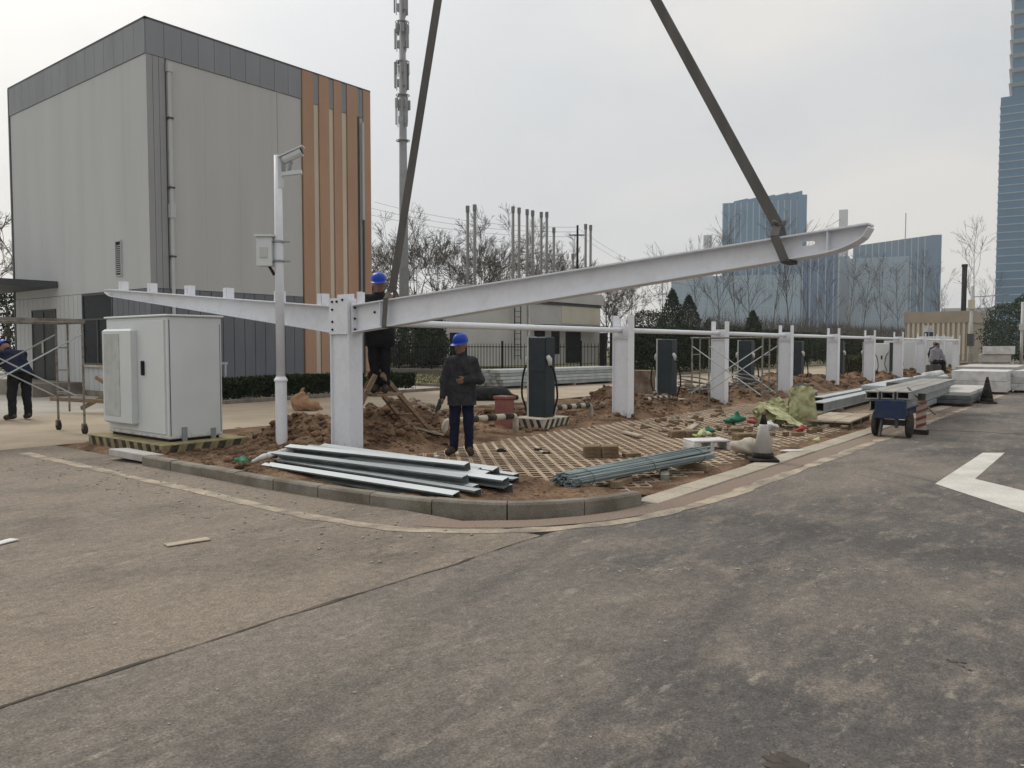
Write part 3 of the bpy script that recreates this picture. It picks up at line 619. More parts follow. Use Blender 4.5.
MB().tube([(7.94, -.09, 9.7), (7.94, -.09, 6.2)], .05, 10).tube([(7.94, -.09, 6.2), (7.94, -.09, .25)], .042, 10, 1).build('downpipe', [M['wallgrey'], M['roofdark']], b)
MB().box(-.25, 1.8, -1.0, -.94, 1.05, 1.12).box(-.2, -.15, -1.0, -.94, 0, 1.05).box(1.7, 1.75, -1.0, -.94, 0, 1.05).build('rail', M['galv'], b)

# foliage made of small leaf faces
def leaf_cloud(name, P, size, m, parent=None, droop=.3):
    n = len(P); P = np.asarray(P); a = np.random.randn(n, 3); a /= np.linalg.norm(a, axis=1)[:, None]
    bb = np.cross(a, np.random.randn(n, 3)); bb /= np.linalg.norm(bb, axis=1)[:, None]
    s = size * np.random.uniform(.6, 1.4, (n, 1)); A = a * s; B = bb * s * .55
    V = np.stack([P - A, P - B * .9, P + A, P + B], 1).reshape(-1, 3); F = np.arange(4 * n).reshape(n, 4)
    return link(name, np_mesh(name, V, F, m), parent)
def hedge(name, label, x0, x1, y0, y1, h, n, m, size=.05, z0=.08):
    o = thing(name, label, 'hedge', ((x0 + x1) / 2, (y0 + y1) / 2, 0)); cx, cyy = (x0 + x1) / 2, (y0 + y1) / 2
    X = np.random.uniform(x0, x1, n); Y = np.random.uniform(y0, y1, n)
    top = h * (.86 + .28 * fbm(X, Y, 1.3, 4, 41)); Z = z0 + (top - z0) * np.random.beta(1.7, 1.0, n)
    k = np.random.rand(n) < .55; Y[k] = y0 + np.abs(np.random.randn(k.sum())) * .12 + .25 * fbm(X[k], Z[k], .9, 3, 42) * (y1 - y0)
    leaf_cloud('foliage', np.stack([X - cx, Y - cyy, Z], 1), size, m, o)
    q = MB(); L = x1 - x0
    for i in range(int(L / .25)):
        x = x0 - cx + (i + .5) * .25 + random.uniform(-.1, .1); y = random.uniform(y0, y1) - cyy
        q.tube([(x, y, 0), (x + random.uniform(-.1, .1), y, h * .7)], [.015, .006], 4)
    q.build('stems', M['bark'], o, kind='stuff'); return o
hedge('clipped_hedge', 'low dark clipped hedge along the foot of the panelled building', 11.3, 19.9, 20.0, 21.4, .68, 26000, M['leaf_d'], .05)

# ------------------------------------------------------------------ steel columns and the gull-wing beam
CV = 8.75
cols_u = [7.26, 14.95, 20.05, 25.15, 30.2, 35.3, 40.4, 45.5, 50.6, 55.7]
cw, cd = .40, .25        # along Y, along X
def column_parts(t, first=False):
    top = 2.26; wt = 2.04
    MB().box(-cd / 2, cd / 2, -cw / 2, -cw / 2 + .022, .0, top, bev=.002).build('flange', M['white_mud'], t)
    MB().box(-cd / 2, cd / 2, cw / 2 - .022, cw / 2, .0, top, bev=.002).build('flange', M['white_mud'], t)
    MB().box(-cd / 2 + .035, -cd / 2 + .06, -cw / 2 + .022, cw / 2 - .022, .0, wt).box(cd / 2 - .06, cd / 2 - .035, -cw / 2 + .022, cw / 2 - .022, .0, wt).build('web', M['white_mud'], t)
    MB().box(-cd / 2 + .004, cd / 2 - .004, -cw / 2 + .0225, cw / 2 - .0225, 1.76, 1.785).box(-cd / 2 + .01, cd / 2 - .01, -cw / 2 + .0225, cw / 2 - .0225, 1.80, 2.03).build('stiffener', M['white'], t)
    bp = MB().box(-.2, .2, -.27, .27, -.02, .02).build('base_plate', M['steel_d'], t)
    return t
c0 = None; ordn = ['', 'first', 'second', 'third', 'fourth', 'fifth', 'sixth', 'seventh', 'eighth', 'ninth']
for i, u in enumerate(cols_u):
    z = float(dirt_h(np.array(u), np.array(CV))) * .3
    if i == 0:
        t0 = thing('steel_column', 'white steel column carrying the sloping gull wing beam beside the worker', 'column', (u, CV, 0), 0, 'white steel columns in a row')
        column_parts(t0); c0 = t0
    else:
        lab = 'white steel column, %s bare one right of the beam column' % ordn[i] if i < 9 else 'white steel column at the far end of the row, farthest from the beam'
        dup(c0, (u, CV, 0), 0, lab)
# tie pipes between column heads
for i in range(len(cols_u) - 1):
    a, bq = cols_u[i] + .14, cols_u[i + 1] - .12
    t = thing('tie_pipe', ['white horizontal tie pipe under the beam, from the beam column to the first bare column'] [0] if i == 0 else 'white horizontal tie pipe between the %s and %s bare columns' % (ordn[i], ordn[i + 1]), 'pipe', (a, CV, 1.94 if i == 0 else 1.94), 0, 'tie pipes between column heads')
    L = bq - a
    MB().tube([(0, 0, 0), (L, 0, 0)], .055, 14).build('tube', M['white'], t, True)
    MB().box(-.012, .0, -.09, .09, -.09, .09).build('end_plate', M['white'], t); MB().box(L, L + .012, -.09, .09, -.09, .09).build('end_plate', M['white'], t)

# arms: s = distance from the column along -Y (road side) or +Y
def arm(name, label, sgn, s0, s1, z0t, z1t, dep0, dep1, cleats, curve=True, hole=None):
    t = thing(name, label, 'beam', (cols_u[0], CV, 0)); n = 160
    S = np.linspace(s0, s1, n)
    top = z0t + (z1t - z0t) * (S - s0) / (s1 - s0)
    dep = dep0 + (dep1 - dep0) * (S - s0) / (s1 - s0)
    if curve:
        k = np.clip((S - (s1 - .42)) / .42, 0, 1); dep = dep * (1 - .80 * (1 - np.sqrt(np.clip(1 - k * k, 0, 1))))
    else:
        k = np.clip((S - (s1 - .25)) / .25, 0, 1); dep = dep * (1 - .45 * k * k)
    bot = top - dep; fw = .20
    def strip(lo, hi, half, nm):
        V = []; F = []
        for s, a, c in zip(S, lo, hi): V += [(-half, sgn * s, a), (half, sgn * s, a), (half, sgn * s, c), (-half, sgn * s, c)]
        for i in range(n - 1):
            for k in range(4): F.append((i * 4 + k, i * 4 + (k + 1) % 4, i * 4 + 4 + (k + 1) % 4, i * 4 + 4 + k))
        F += [(3, 2, 1, 0), tuple(range(4 * n - 4, 4 * n))]
        return MB().add(V, F).build(nm, M['white'], t)
    strip(top - .014, top, fw / 2, 'top_flange'); strip(bot, bot + .014, fw / 2, 'bottom_flange')
    if hole:      # web with a real slot cut through it
        h0, h1, zm, hr = hole; S_, lo_, hi_ = S, bot + .014, top - .014; f = lambda s, A: float(np.interp(s, S_, A)); q = MB()
        cuts = [S_[0]] + [s for s in S_[1:-1] if s < h0 - hr] + [h0 - hr]; cuts2 = [h1 + hr] + [s for s in S_[1:-1] if s > h1 + hr] + [S_[-1]]
        def wq(a, c, za, zb, ya, yb):
            q.add([(x, sgn * s, z) for x in (-.006, .006) for (s, z) in ((a, za), (c, ya), (c, yb), (a, zb))], [(0, 1, 2, 3), (7, 6, 5, 4), (0, 4, 5, 1), (1, 5, 6, 2), (2, 6, 7, 3), (3, 7, 4, 0)])
        for C in (cuts, cuts2):
            for a, c in zip(C[:-1], C[1:]): wq(a, c, f(a, lo_), f(a, hi_), f(c, lo_), f(c, hi_))
        H = [(h0 - hr * math.cos(k), hr * math.sin(k)) for k in (0, .4, .8, 1.2, 1.57)] + [(h1 + hr * math.cos(k), hr * math.sin(k)) for k in (1.57, 1.2, .8, .4, 0)]
        for (a, ra), (c, rc) in zip(H[:-1], H[1:]):
            wq(a, c, zm + ra, f(a, hi_), zm + rc, f(c, hi_)); wq(a, c, f(a, lo_), zm - ra, f(c, lo_), zm - rc)
        q.build('web', M['white'], t)
    else: strip(bot + .014, top - .014, .006, 'web')
    for s in cleats:
        zt = np.interp(s, S, top); MB().box(-.07, .07, sgn * s - .006, sgn * s + .006, zt, zt + .17).box(-.07, -.06, min(sgn * s, sgn * s + sgn * .1), max(sgn * s, sgn * s + sgn * .1), zt, zt + .17).build('purlin_cleat', M['white'], t)
    return t, S, top, bot
lt, *_ = arm('cantilever_arm', 'short looking white tapered arm reaching left towards the grey building', 1, .235, 7.15, 2.17, 2.72, .38, .13, (.45, 1.5, 2.9, 4.1, 5.4, 6.5), False)
rt_, S, top, bot = arm('cantilever_arm', 'long white tapered beam arm hung from slings and rising right over the road', -1, .235, 6.94, 2.17, 2.65, .38, .20, (.32,), True, (6.37, 6.45, 2.525, .02))
MB().box(-.09, .09, -.245, -.225, 1.76, 2.20).build('end_plate', M['white'], rt_); MB().box(-.09, .09, .225, .245, 1.76, 2.20).build('end_plate', M['white'], lt)
for s in (.8, 6.60):
    z1, z0 = np.interp(s, S, top), np.interp(s, S, bot); MB().box(-.09, -.006, -s - .005, -s + .005, z0 + .014, z1 - .014).box(.006, .09, -s - .005, -s + .005, z0 + .014, z1 - .014).build('stiffener', M['white'], rt_)
# head node on the column: plates and bolts
hn = t0
MB().box(-cd / 2 - .012, -cd / 2 - .0005, -cw / 2, cw / 2, 1.765, 2.27).build('head_plate', M['white'], hn)
MB().box(-cd / 2, cd / 2, -cw / 2 + .0226, cw / 2 - .0226, 2.05, 2.07).box(-.006, .006, -cw / 2 + .023, cw / 2 - .023, 2.071, 2.33).build('head_stiffener', M['white'], hn)
bm = MB().lathe([(.0, 0), (.017, 0), (.017, .014), (.009, .015), (.009, .026), (0, .026)], 6).mesh('bolt', M['black'])
for (x, y, z, side) in [(-cd / 2 - .012, .12, z, 'l') for z in (2.22, 2.11, 1.94, 1.83)] + [(-cd / 2 - .012, .02, 2.22, 'l')] + [(-.05, -.246, z, 'r') for z in (2.13, 1.98, 1.83)] + [(-cd / 2 - .012, -.10, 2.24, 'l')]:
    o = link('bolt', bm, hn, (x, y, z)); o.rotation_euler = (0, R(-90), 0) if side == 'l' else (R(90), 0, 0)
o = link('bolt', bm, rt_, (-.008, -.62, 2.06)); o.rotation_euler = (0, R(-90), 0)
# slings up to the crane hook
HK = Vector((cols_u[0] + .02, CV - 2.61, 9.25))
def sling(label, s, wrap_w, tw0, tw1, lean):
    t = thing('lifting_sling', label, 'sling', (cols_u[0], CV - s, 0), 0, 'webbing slings of the crane'); zt = float(np.interp(s, S, top)); zb = float(np.interp(s, S, bot))
    d = HK - Vector((cols_u[0], CV - s, zt)); q = MB(); A0 = Vector((0, 0, zt + .10)); B0 = Vector((d.x, d.y, zt + d.z)); tt = (B0 - A0).normalized(); V = []; nS = 24
    for i in range(nS + 1):
        f = i / nS; an = tw0 + (tw1 - tw0) * f; sd = Vector((0, 1, 0)); sd = (sd - tt * sd.dot(tt)).normalized(); nn = tt.cross(sd); wv = sd * math.cos(an) + nn * math.sin(an); hv_ = tt.cross(wv); c = A0.lerp(B0, f)
        for (a, e) in ((-1, -1), (1, -1), (1, 1), (-1, 1)): V.append(c + wv * (a * wrap_w / 2) + hv_ * (e * .011))
    F = [(i * 4 + k, i * 4 + (k + 1) % 4, i * 4 + 4 + (k + 1) % 4, i * 4 + 4 + k) for i in range(nS) for k in range(4)] + [(3, 2, 1, 0), tuple(range(4 * nS, 4 * nS + 4))]
    q.add(V, F).build('strap', M['sling'], t)
    w2 = wrap_w * .75; loop = MB(); ln = lean
    lp = [(-.035, 0, zt + .13), (-.112, -.01 * ln, zt + .01), (-.114, -ln, zb), (-.10, -ln * 1.05, zb - .012), (.10, -ln * 1.05, zb - .012), (.114, -ln, zb), (.112, -.01 * ln, zt + .01), (.035, 0, zt + .13)]
    for (a, c) in zip(lp[:-1], lp[1:]): loop.bar(a, c, .016, w2, up=(0, 1, 0))
    loop.build('choke_loop', M['sling'], t)
    k = MB(); 
    for i in range(12):
        a = i / 12 * 6.28; k.tube([(.05 * math.cos(a), .03 * math.sin(a), zt + .11 + .02 * math.sin(a * 3)), (.07 * math.cos(a + 1), .05 * math.sin(a + 1), zt + .14 - .02 * math.cos(a * 2))], .018, 6)
    k.build('knot', M['sling'], t); return t
sling('dark webbing sling looped round the beam near its road end', 6.14, .10, .26, -1.2, .10)
sling('webbing sling choked round the beam beside the column, held by the worker', .95, .10, .5, .2, -.04)
hk = thing('crane_hook', 'crane hook block above the beam joining both slings', 'hook', HK)
MB().tube([(0, 0, .55), (0, 0, .28), (0, .10, .18), (0, .13, .05), (0, .08, -.06), (0, 0, -.10), (0, -.08, -.06), (0, -.11, .03)], [.04, .05, .05, .05, .05, .045, .035, .015], 8).build('hook', M['steel_d'], hk, True)
MB().box(-.12, .12, -.2, .2, .55, 1.0, bev=.03).build('block', M['yel'], hk); MB().tube([(0, -.1, 1.0), (0, -.1, 16)], .012, 6).tube([(0, .1, 1.0), (0, .1, 16)], .012, 6).build('cable', M['cable'], hk)

# ------------------------------------------------------------------ equipment cabinet on a striped plinth
cu0, cv0 = 5.80, 10.94; CW, CD = .85, 1.88; z0 = .24
pl = thing('striped_plinth', 'concrete plinth with worn yellow and black stripes under the cabinet', 'plinth', (cu0, cv0, 0))
MB().box(-.22, CW + .30, -.24, CD + .22, -.05, .20, bev=.012).build('block', M['yel'], pl)
def hatch(par, axis, a0, a1, fixed, zb, zt, pitch, sl, m):
    k = a0
    while k < a1 - pitch * .5:
        p = [(k, zb), (k + pitch * .5, zb), (k + pitch * .5 + sl, zt), (k + sl, zt)]
        p = [(min(max(s, a0), a1), z) for s, z in p]
        if axis == 'x': P = [(s, fixed, z) for s, z in p]; off = (0, .006, 0)
        else: P = [(fixed, s, z) for s, z in p]; off = (.006, 0, 0)
        MB().prism(P, off).build('stripe', m, par); k += pitch
hatch(pl, 'y', -.21, CD + .2, -.2225, -.03, .185, .25, .10, M['stripe_k']); hatch(pl, 'x', -.2, CW + .28, -.2425, -.03, .185, .25, .10, M['stripe_k'])
cb = thing('equipment_cabinet', 'large white steel equipment cabinet with black handle on the striped plinth', 'cabinet', (cu0, cv0, z0))
CH = 1.79
MB().box(0, CW, 0, CD, .0, CH, bev=.012).build('body', M['cab_mud'], cb)
MB().box(.04, CW - .04, .04, CD - .04, -.045, .0).build('skid', M['black'], cb)
dr = MB().box(-.022, -.001, .07, CD - .06, .07, CH - .05, bev=.006).build('door', M['cab_mud'], cb)
MB().box(-.12, -.023, CD - 1.02, CD - .10, .16, CH - .17, bev=.03).build('air_unit', M['white_cab'], cb)
MB().box(-.128, -.1205, CD - .66, CD - .16, .28, CH - .24, bev=.003).build('grille', M['grille'], cb)
MB().box(-.06, -.023, CD - 1.24, CD - 1.19, .92, 1.14, bev=.01).build('handle', M['black'], cb)
MB().box(.02, .032, -.004, -.0005, .05, CH - .05).build('seam', M['roofdark'], cb); MB().box(CW - .03, CW - .022, -.004, -.0005, .05, CH - .1).build('seam', M['roofdark'], cb)
MB().box(.19, .26, -.03, -.001, -.04, .17).build('hold_down', M['galv_d'], cb); MB().box(CW - .2, CW - .13, -.03, -.001, -.04, .12).build('hold_down', M['galv_d'], cb)
MB().box(-.03, CW + .03, -.03, CD + .03, CH, CH + .03, bev=.008).build('roof_lid', M['white_cab'], cb)

# ------------------------------------------------------------------ camera pole
lp = thing('camera_pole', 'slim white surveillance pole with camera arm and junction box', 'pole', (6.83, 9.69, 0))
MB().tube([(0, 0, 0), (0, 0, 1.08)], .082, 20).build('base_sleeve', M['white'], lp, False)
MB().lathe([(.082, 1.08), (.095, 1.09), (.095, 1.115), (.07, 1.15), (.066, 1.16)], 20).build('collar', M['white'], lp)
MB().tube([(0, 0, 1.1), (0, 0, 3.2), (0, 0, 4.32)], [.066, .06, .054], 16).build('shaft', M['white'], lp, True)
MB().tube([(0, 0, 4.32), (0, 0, 5.25)], .006, 6).build('lightning_rod', M['pole_g'], lp)
rx, ry = math.sin(YAW), -math.cos(YAW)        # direction of the camera arm
jb = MB().box(-.11, .11, -.09, .09, 0, .42, bev=.008).build('junction_box', M['white_cab'], lp, loc=(-.19 * rx, -.19 * ry, 2.74), rotz=YAW - R(90))
MB().box(-.13, .13, -.12, .11, .42, .45).build('rain_hood', M['white_cab'], jb); MB().box(-.06, .05, -.10, -.091, .12, .27).build('cover_plate', M['grille'], jb)
MB().tube([(.05, 0, 0), (.09, -.02, -.06), (.12, .0, -.12)], .022, 8).build('cable_gland', M['black'], jb)
for z in (2.80, 3.08): MB().lathe([(.07, 0), (.078, .005), (.078, .03), (.07, .035)], 16, c=(0, 0, z)).bar((.07 * rx, .07 * ry, z + .017), (.16 * rx, .16 * ry, z + .017), .03, .02).build('clamp', M['galv_d'], lp)
ca = MB().bar((.0, 0, 4.05), (.34 * rx, .34 * ry, 4.09), .06, .055).bar((.02 * rx, .02 * ry, 3.86), (.02 * rx, .02 * ry, 4.3), .09, .09).build('camera_arm', M['white_cab'], lp)
MB().tube([(.16 * rx, .16 * ry, 4.09), (.18 * rx, .18 * ry, 4.2), (.2 * rx, .2 * ry, 4.24)], .025, 8).tube([(.08 * rx, .08 * ry, 4.1), (.08 * rx, .08 * ry, 4.25)], .03, 8).build('bracket', M['galv_d'], ca)
MB().tube([(.06 * rx, .06 * ry, 4.25), (.09 * rx, .09 * ry, 4.264), (.30 * rx, .30 * ry, 4.362), (.34 * rx, .34 * ry, 4.38)], [.04, .066, .066, .07], 14).bar((.02 * rx, .02 * ry, 4.29), (.37 * rx, .37 * ry, 4.445), .16, .02).build('camera', M['white_cab'], lp)
MB().bar((.342 * rx, .342 * ry, 4.381), (.352 * rx, .352 * ry, 4.385), .08, .07).build('lens', M['black'], lp)

# ------------------------------------------------------------------ charging posts
def charger(i, u, v, label, cables=True):
    t = thing('charging_post', label, 'charger', (u, v, 0), 0, 'charging posts behind the columns')
    W2, DD, HH, zb = .30, .215, 1.58, .20
    MB().box(-.43, .43, -.36, .36, -.05, zb, bev=.015).build('base', M['stripe_w'], t)
    st = MB();
    k = -.41
    while k < .3:
        st.prism([(k, -.363, .0), (k + .08, -.363, .0), (k + .19, -.363, zb - .018), (k + .11, -.363, zb - .018)], (0, .005, 0)); k += .17
    k = -.34
    while k < .22: st.prism([(-.433, k, .0), (-.433, k + .08, .0), (-.433, k + .16, zb - .018), (-.433, k + .08, zb - .018)], (.005, 0, 0)); k += .17
    st.build('stripes', M['stripe_k'], t)
    MB().box(-W2 / 2 * 1.0, W2 / 2, -DD - .0, DD, zb, zb + HH, bev=.02).build('body', M['charcoal'], t)
    MB().box(-W2 / 2 - .012, -W2 / 2 - .001, -DD + .02, DD - .02, zb + .9, zb + HH - .03).build('side_panel', M['charcoal'], t)
    MB().box(-W2 / 2 - .02, W2 / 2 - .05, DD - .015, DD + .02, zb + .02, zb + HH + .012).build('edge_trim', M['grille'], t)
    for sy in (-1, 1):
        y = sy * (DD + .035)
        c = MB().tube([(-.10, y - sy * .03, 1.40), (-.10, y + sy * .02, 1.34), (-.10, y + sy * .035, 1.22)], [.045, .05, .032], 8).build('plug', M['wrap'], t, True)
        P = [(-.10, y + sy * .035, 1.22)]
        for q in np.linspace(0, 1, 12)[1:]: P.append((-.10 + .05 * q, y + sy * (.05 + .12 * math.sin(q * math.pi) + .03 * q), 1.22 - .97 * q + .05 * math.sin(q * 9)))
        MB().tube(P, .02, 8).build('cable', M['cable'], t, True)
    return t
cl_ = ['dark charging post on striped base just right of the worker in front', 'dark charging post right of the first bare column', 'dark charging post behind the mobile scaffold, left of the third bare column', 'dark charging post right of the third bare column', 'dark charging post right of the fourth bare column', 'dark charging post right of the fifth bare column', 'farthest visible dark charging post, behind the white cabinets']
for i, u in enumerate((12.55, 18.95, 24.4, 29.2, 34.4, 39.2, 44.2)): charger(i, u, [9.2, 9.75, 9.75, 9.75, 9.75, 9.75, 9.75][i], cl_[i])
# wheel-stop hoops striped black and white
def hoop(label, a, bq, h):
    t = thing('wheel_stop_hoop', label, 'wheel stop', (*a, 0), 0, 'striped pipe wheel stops'); d = Vector((bq[0] - a[0], bq[1] - a[1], 0))
    P = [(0, 0, -.05), (0, 0, h - .08)] + [tuple(d.normalized() * .08 * (1 - math.cos(q)) + Vector((0, 0, h - .08 + .08 * math.sin(q)))) for q in (.5, 1.0, 1.57)]
    P2 = [tuple(d - Vector(p[:2] + (0,)) + Vector((0, 0, p[2]))) for p in reversed(P)]; a_, b_ = Vector(P[-1]), Vector(P2[0])
    MB().tube(P, .055, 10).build('bend', M['stripe_w'], t, True); MB().tube(P2, .055, 10).build('bend', M['stripe_w'], t, True)
    for k in range(7): MB().tube([a_.lerp(b_, k / 7), a_.lerp(b_, (k + 1) / 7)], .055, 10).build('band', M['stripe_k'] if k % 2 == 0 else M['stripe_w'], t, True)
hoop('striped pipe wheel stop left of the first charging post', (9.55, 9.0), (11.15, 8.75), .34)
hoop('striped pipe wheel stop right of the first charging post', (12.95, 9.2), (14.2, 9.1), .34)
hoop('striped pipe wheel stop half buried left of the second charging post', (17.1, 9.3), (18.2, 9.25), .30)
o = thing('red_box', 'dusty red electrical box behind the wheel stop', 'box', (11.75, 9.50, 0)); MB().box(-.12, .12, -.14, .14, 0, .58, bev=.01).build('body', M['maroon'], o); MB().box(-.14, .14, -.17, .17, .58, .64, bev=.01).build('lid', M['maroon'], o)

# ------------------------------------------------------------------ people: smooth blended volumes polygonised into one skin
def sdf_mesh(prims, h, k=.03, planes=(), wrinkle=0, seed=0):
    pts = np.array([p for pr in prims for p in (pr[0], pr[1])]); rm = max(max(pr[2], pr[3]) for pr in prims) + .06
    lo = pts.min(0) - rm; hi = pts.max(0) + rm; n = np.ceil((hi - lo) / h).astype(int) + 1
    ax = [lo[i] + h * np.arange(n[i]) for i in range(3)]; D = np.full(tuple(n), .5, np.float32)
    for pr in prims:
        a, b_, ra, rb = np.array(pr[0]), np.array(pr[1]), pr[2], pr[3]; sc = np.array(pr[4]) if len(pr) > 4 else np.ones(3); kk = pr[5] if len(pr) > 5 else k
        mg = max(ra, rb) * max(1, sc.max()) + kk + .03; i0 = np.maximum(((np.minimum(a, b_) - mg - lo) / h).astype(int), 0); i1 = np.minimum(((np.maximum(a, b_) + mg - lo) / h).astype(int) + 2, n)
        X, Y, Z = np.meshgrid(ax[0][i0[0]:i1[0]], ax[1][i0[1]:i1[1]], ax[2][i0[2]:i1[2]], indexing='ij')
        A = a / sc; d = b_ / sc - A; px, py, pz = X / sc[0] - A[0], Y / sc[1] - A[1], Z / sc[2] - A[2]
        t = np.clip((px * d[0] + py * d[1] + pz * d[2]) / max(1e-9, d @ d), 0, 1)
        q = (np.sqrt((px - t * d[0]) ** 2 + (py - t * d[1]) ** 2 + (pz - t * d[2]) ** 2) - (ra + (rb - ra) * t)) * sc.min()
        s = D[i0[0]:i1[0], i0[1]:i1[1], i0[2]:i1[2]]; hh = np.clip(.5 + .5 * (s - q) / kk, 0, 1)
        s[...] = s * (1 - hh) + q * hh - kk * hh * (1 - hh)
    X, Y, Z = np.meshgrid(*ax, indexing='ij')
    if wrinkle:
        ph = 24 * Z + 5 * np.sin(8 * X + 5 * Y + seed) + 3 * np.sin(13 * Y - 6 * Z + 2 * seed) + 9 * np.abs(X)
        D += wrinkle * ((1 - np.abs(np.sin(ph))) ** 2 * (1 + np.sin(5 * X + 11 * Z + seed)) + .8 * np.sin(19 * X + 7 * np.sin(6 * Z)) * np.sin(9 * Z + seed))
    for (p, nn) in planes: D = np.maximum(D, (X - p[0]) * nn[0] + (Y - p[1]) * nn[1] + (Z - p[2]) * nn[2])
    S = D < 0; c = [D[i:D.shape[0] - 1 + i, j:D.shape[1] - 1 + j, l:D.shape[2] - 1 + l] for i in (0, 1) for j in (0, 1) for l in (0, 1)]
    sg = np.stack([q < 0 for q in c]); m = sg.any(0) & ~sg.all(0); idx = np.full(m.shape, -1, np.int64); idx[m] = np.arange(m.sum())
    offs = np.array([(i, j, l) for i in (0, 1) for j in (0, 1) for l in (0, 1)], float); acc = np.zeros((m.sum(), 3)); cnt = np.zeros(m.sum()); cm = [q[m] for q in c]
    for i in range(8):
        for j in range(i + 1, 8):
            if abs(offs[i] - offs[j]).sum() != 1: continue
            x = (cm[i] < 0) != (cm[j] < 0); t = cm[i][x] / (cm[i][x] - cm[j][x]); acc[x] += offs[i] + (offs[j] - offs[i]) * t[:, None]; cnt[x] += 1
    V = (np.argwhere(m) + acc / cnt[:, None]) * h + lo; F = []
    for axn in range(3):
        o1, o2 = [(1, 2), (2, 0), (0, 1)][axn]; sl = [slice(1, -1)] * 3; sl[axn] = slice(None, -1); sl2 = list(sl); sl2[axn] = slice(1, None)
        A, B = S[tuple(sl)], S[tuple(sl2)]; ch = np.argwhere(A != B)
        if len(ch) == 0: continue
        base = ch.copy(); 
        for q in (o1, o2): base[:, q] += 1
        flip = A[tuple(ch.T)]; e1 = np.zeros(3, int); e1[o1] = 1; e2 = np.zeros(3, int); e2[o2] = 1
        g = lambda o: idx[tuple((base - o).T)]
        q = np.stack([g(e1 + e2), g(e2), g(0 * e1), g(e1)], 1); q[~flip] = q[~flip][:, ::-1]; F.append(q)
    F = np.concatenate(F); F = F[(F >= 0).all(1)]
    return V, F
def v3(*a): return np.array(a, float)
def hand(pr, wr, dirn, side, curl=.5, s=1.0):
    """palm, four bent fingers of unequal length and a thumb; dirn = along the hand, side = towards the thumb"""
    d = np.array(dirn, float); d /= np.linalg.norm(d); sd = np.array(side, float); sd -= d * (sd @ d); sd /= np.linalg.norm(sd); nn = np.cross(d, sd)
    kn = wr + d * .085 * s
    for q in (-.028, -.009, .010, .028): pr.append((wr + sd * q * .7, kn + sd * q, .017 * s, .014 * s, (1, 1, 1), .012))
    for q, ln in ((-.030, .060), (-.010, .074), (.010, .078), (.029, .068)):
        a = kn + sd * q * 1.05; m1 = a + (d * math.cos(curl) + nn * math.sin(curl)) * ln * .52 * s; e = m1 + (d * math.cos(curl * 2.2) + nn * math.sin(curl * 2.2)) * ln * .48 * s
        pr.append((a, m1, .0095, .0088, (1, 1, 1), .006)); pr.append((m1, e, .0088, .0075, (1, 1, 1), .006))
    tb = wr + d * .025 * s + sd * .028; t1 = tb + (d * .6 + sd * .7 + nn * .3) * .038; t2 = t1 + (d * .9 + sd * .15 + nn * .4) * .032
    pr.append((tb, t1, .013, .011, (1, 1, 1), .01)); pr.append((t1, t2, .011, .009, (1, 1, 1), .006))
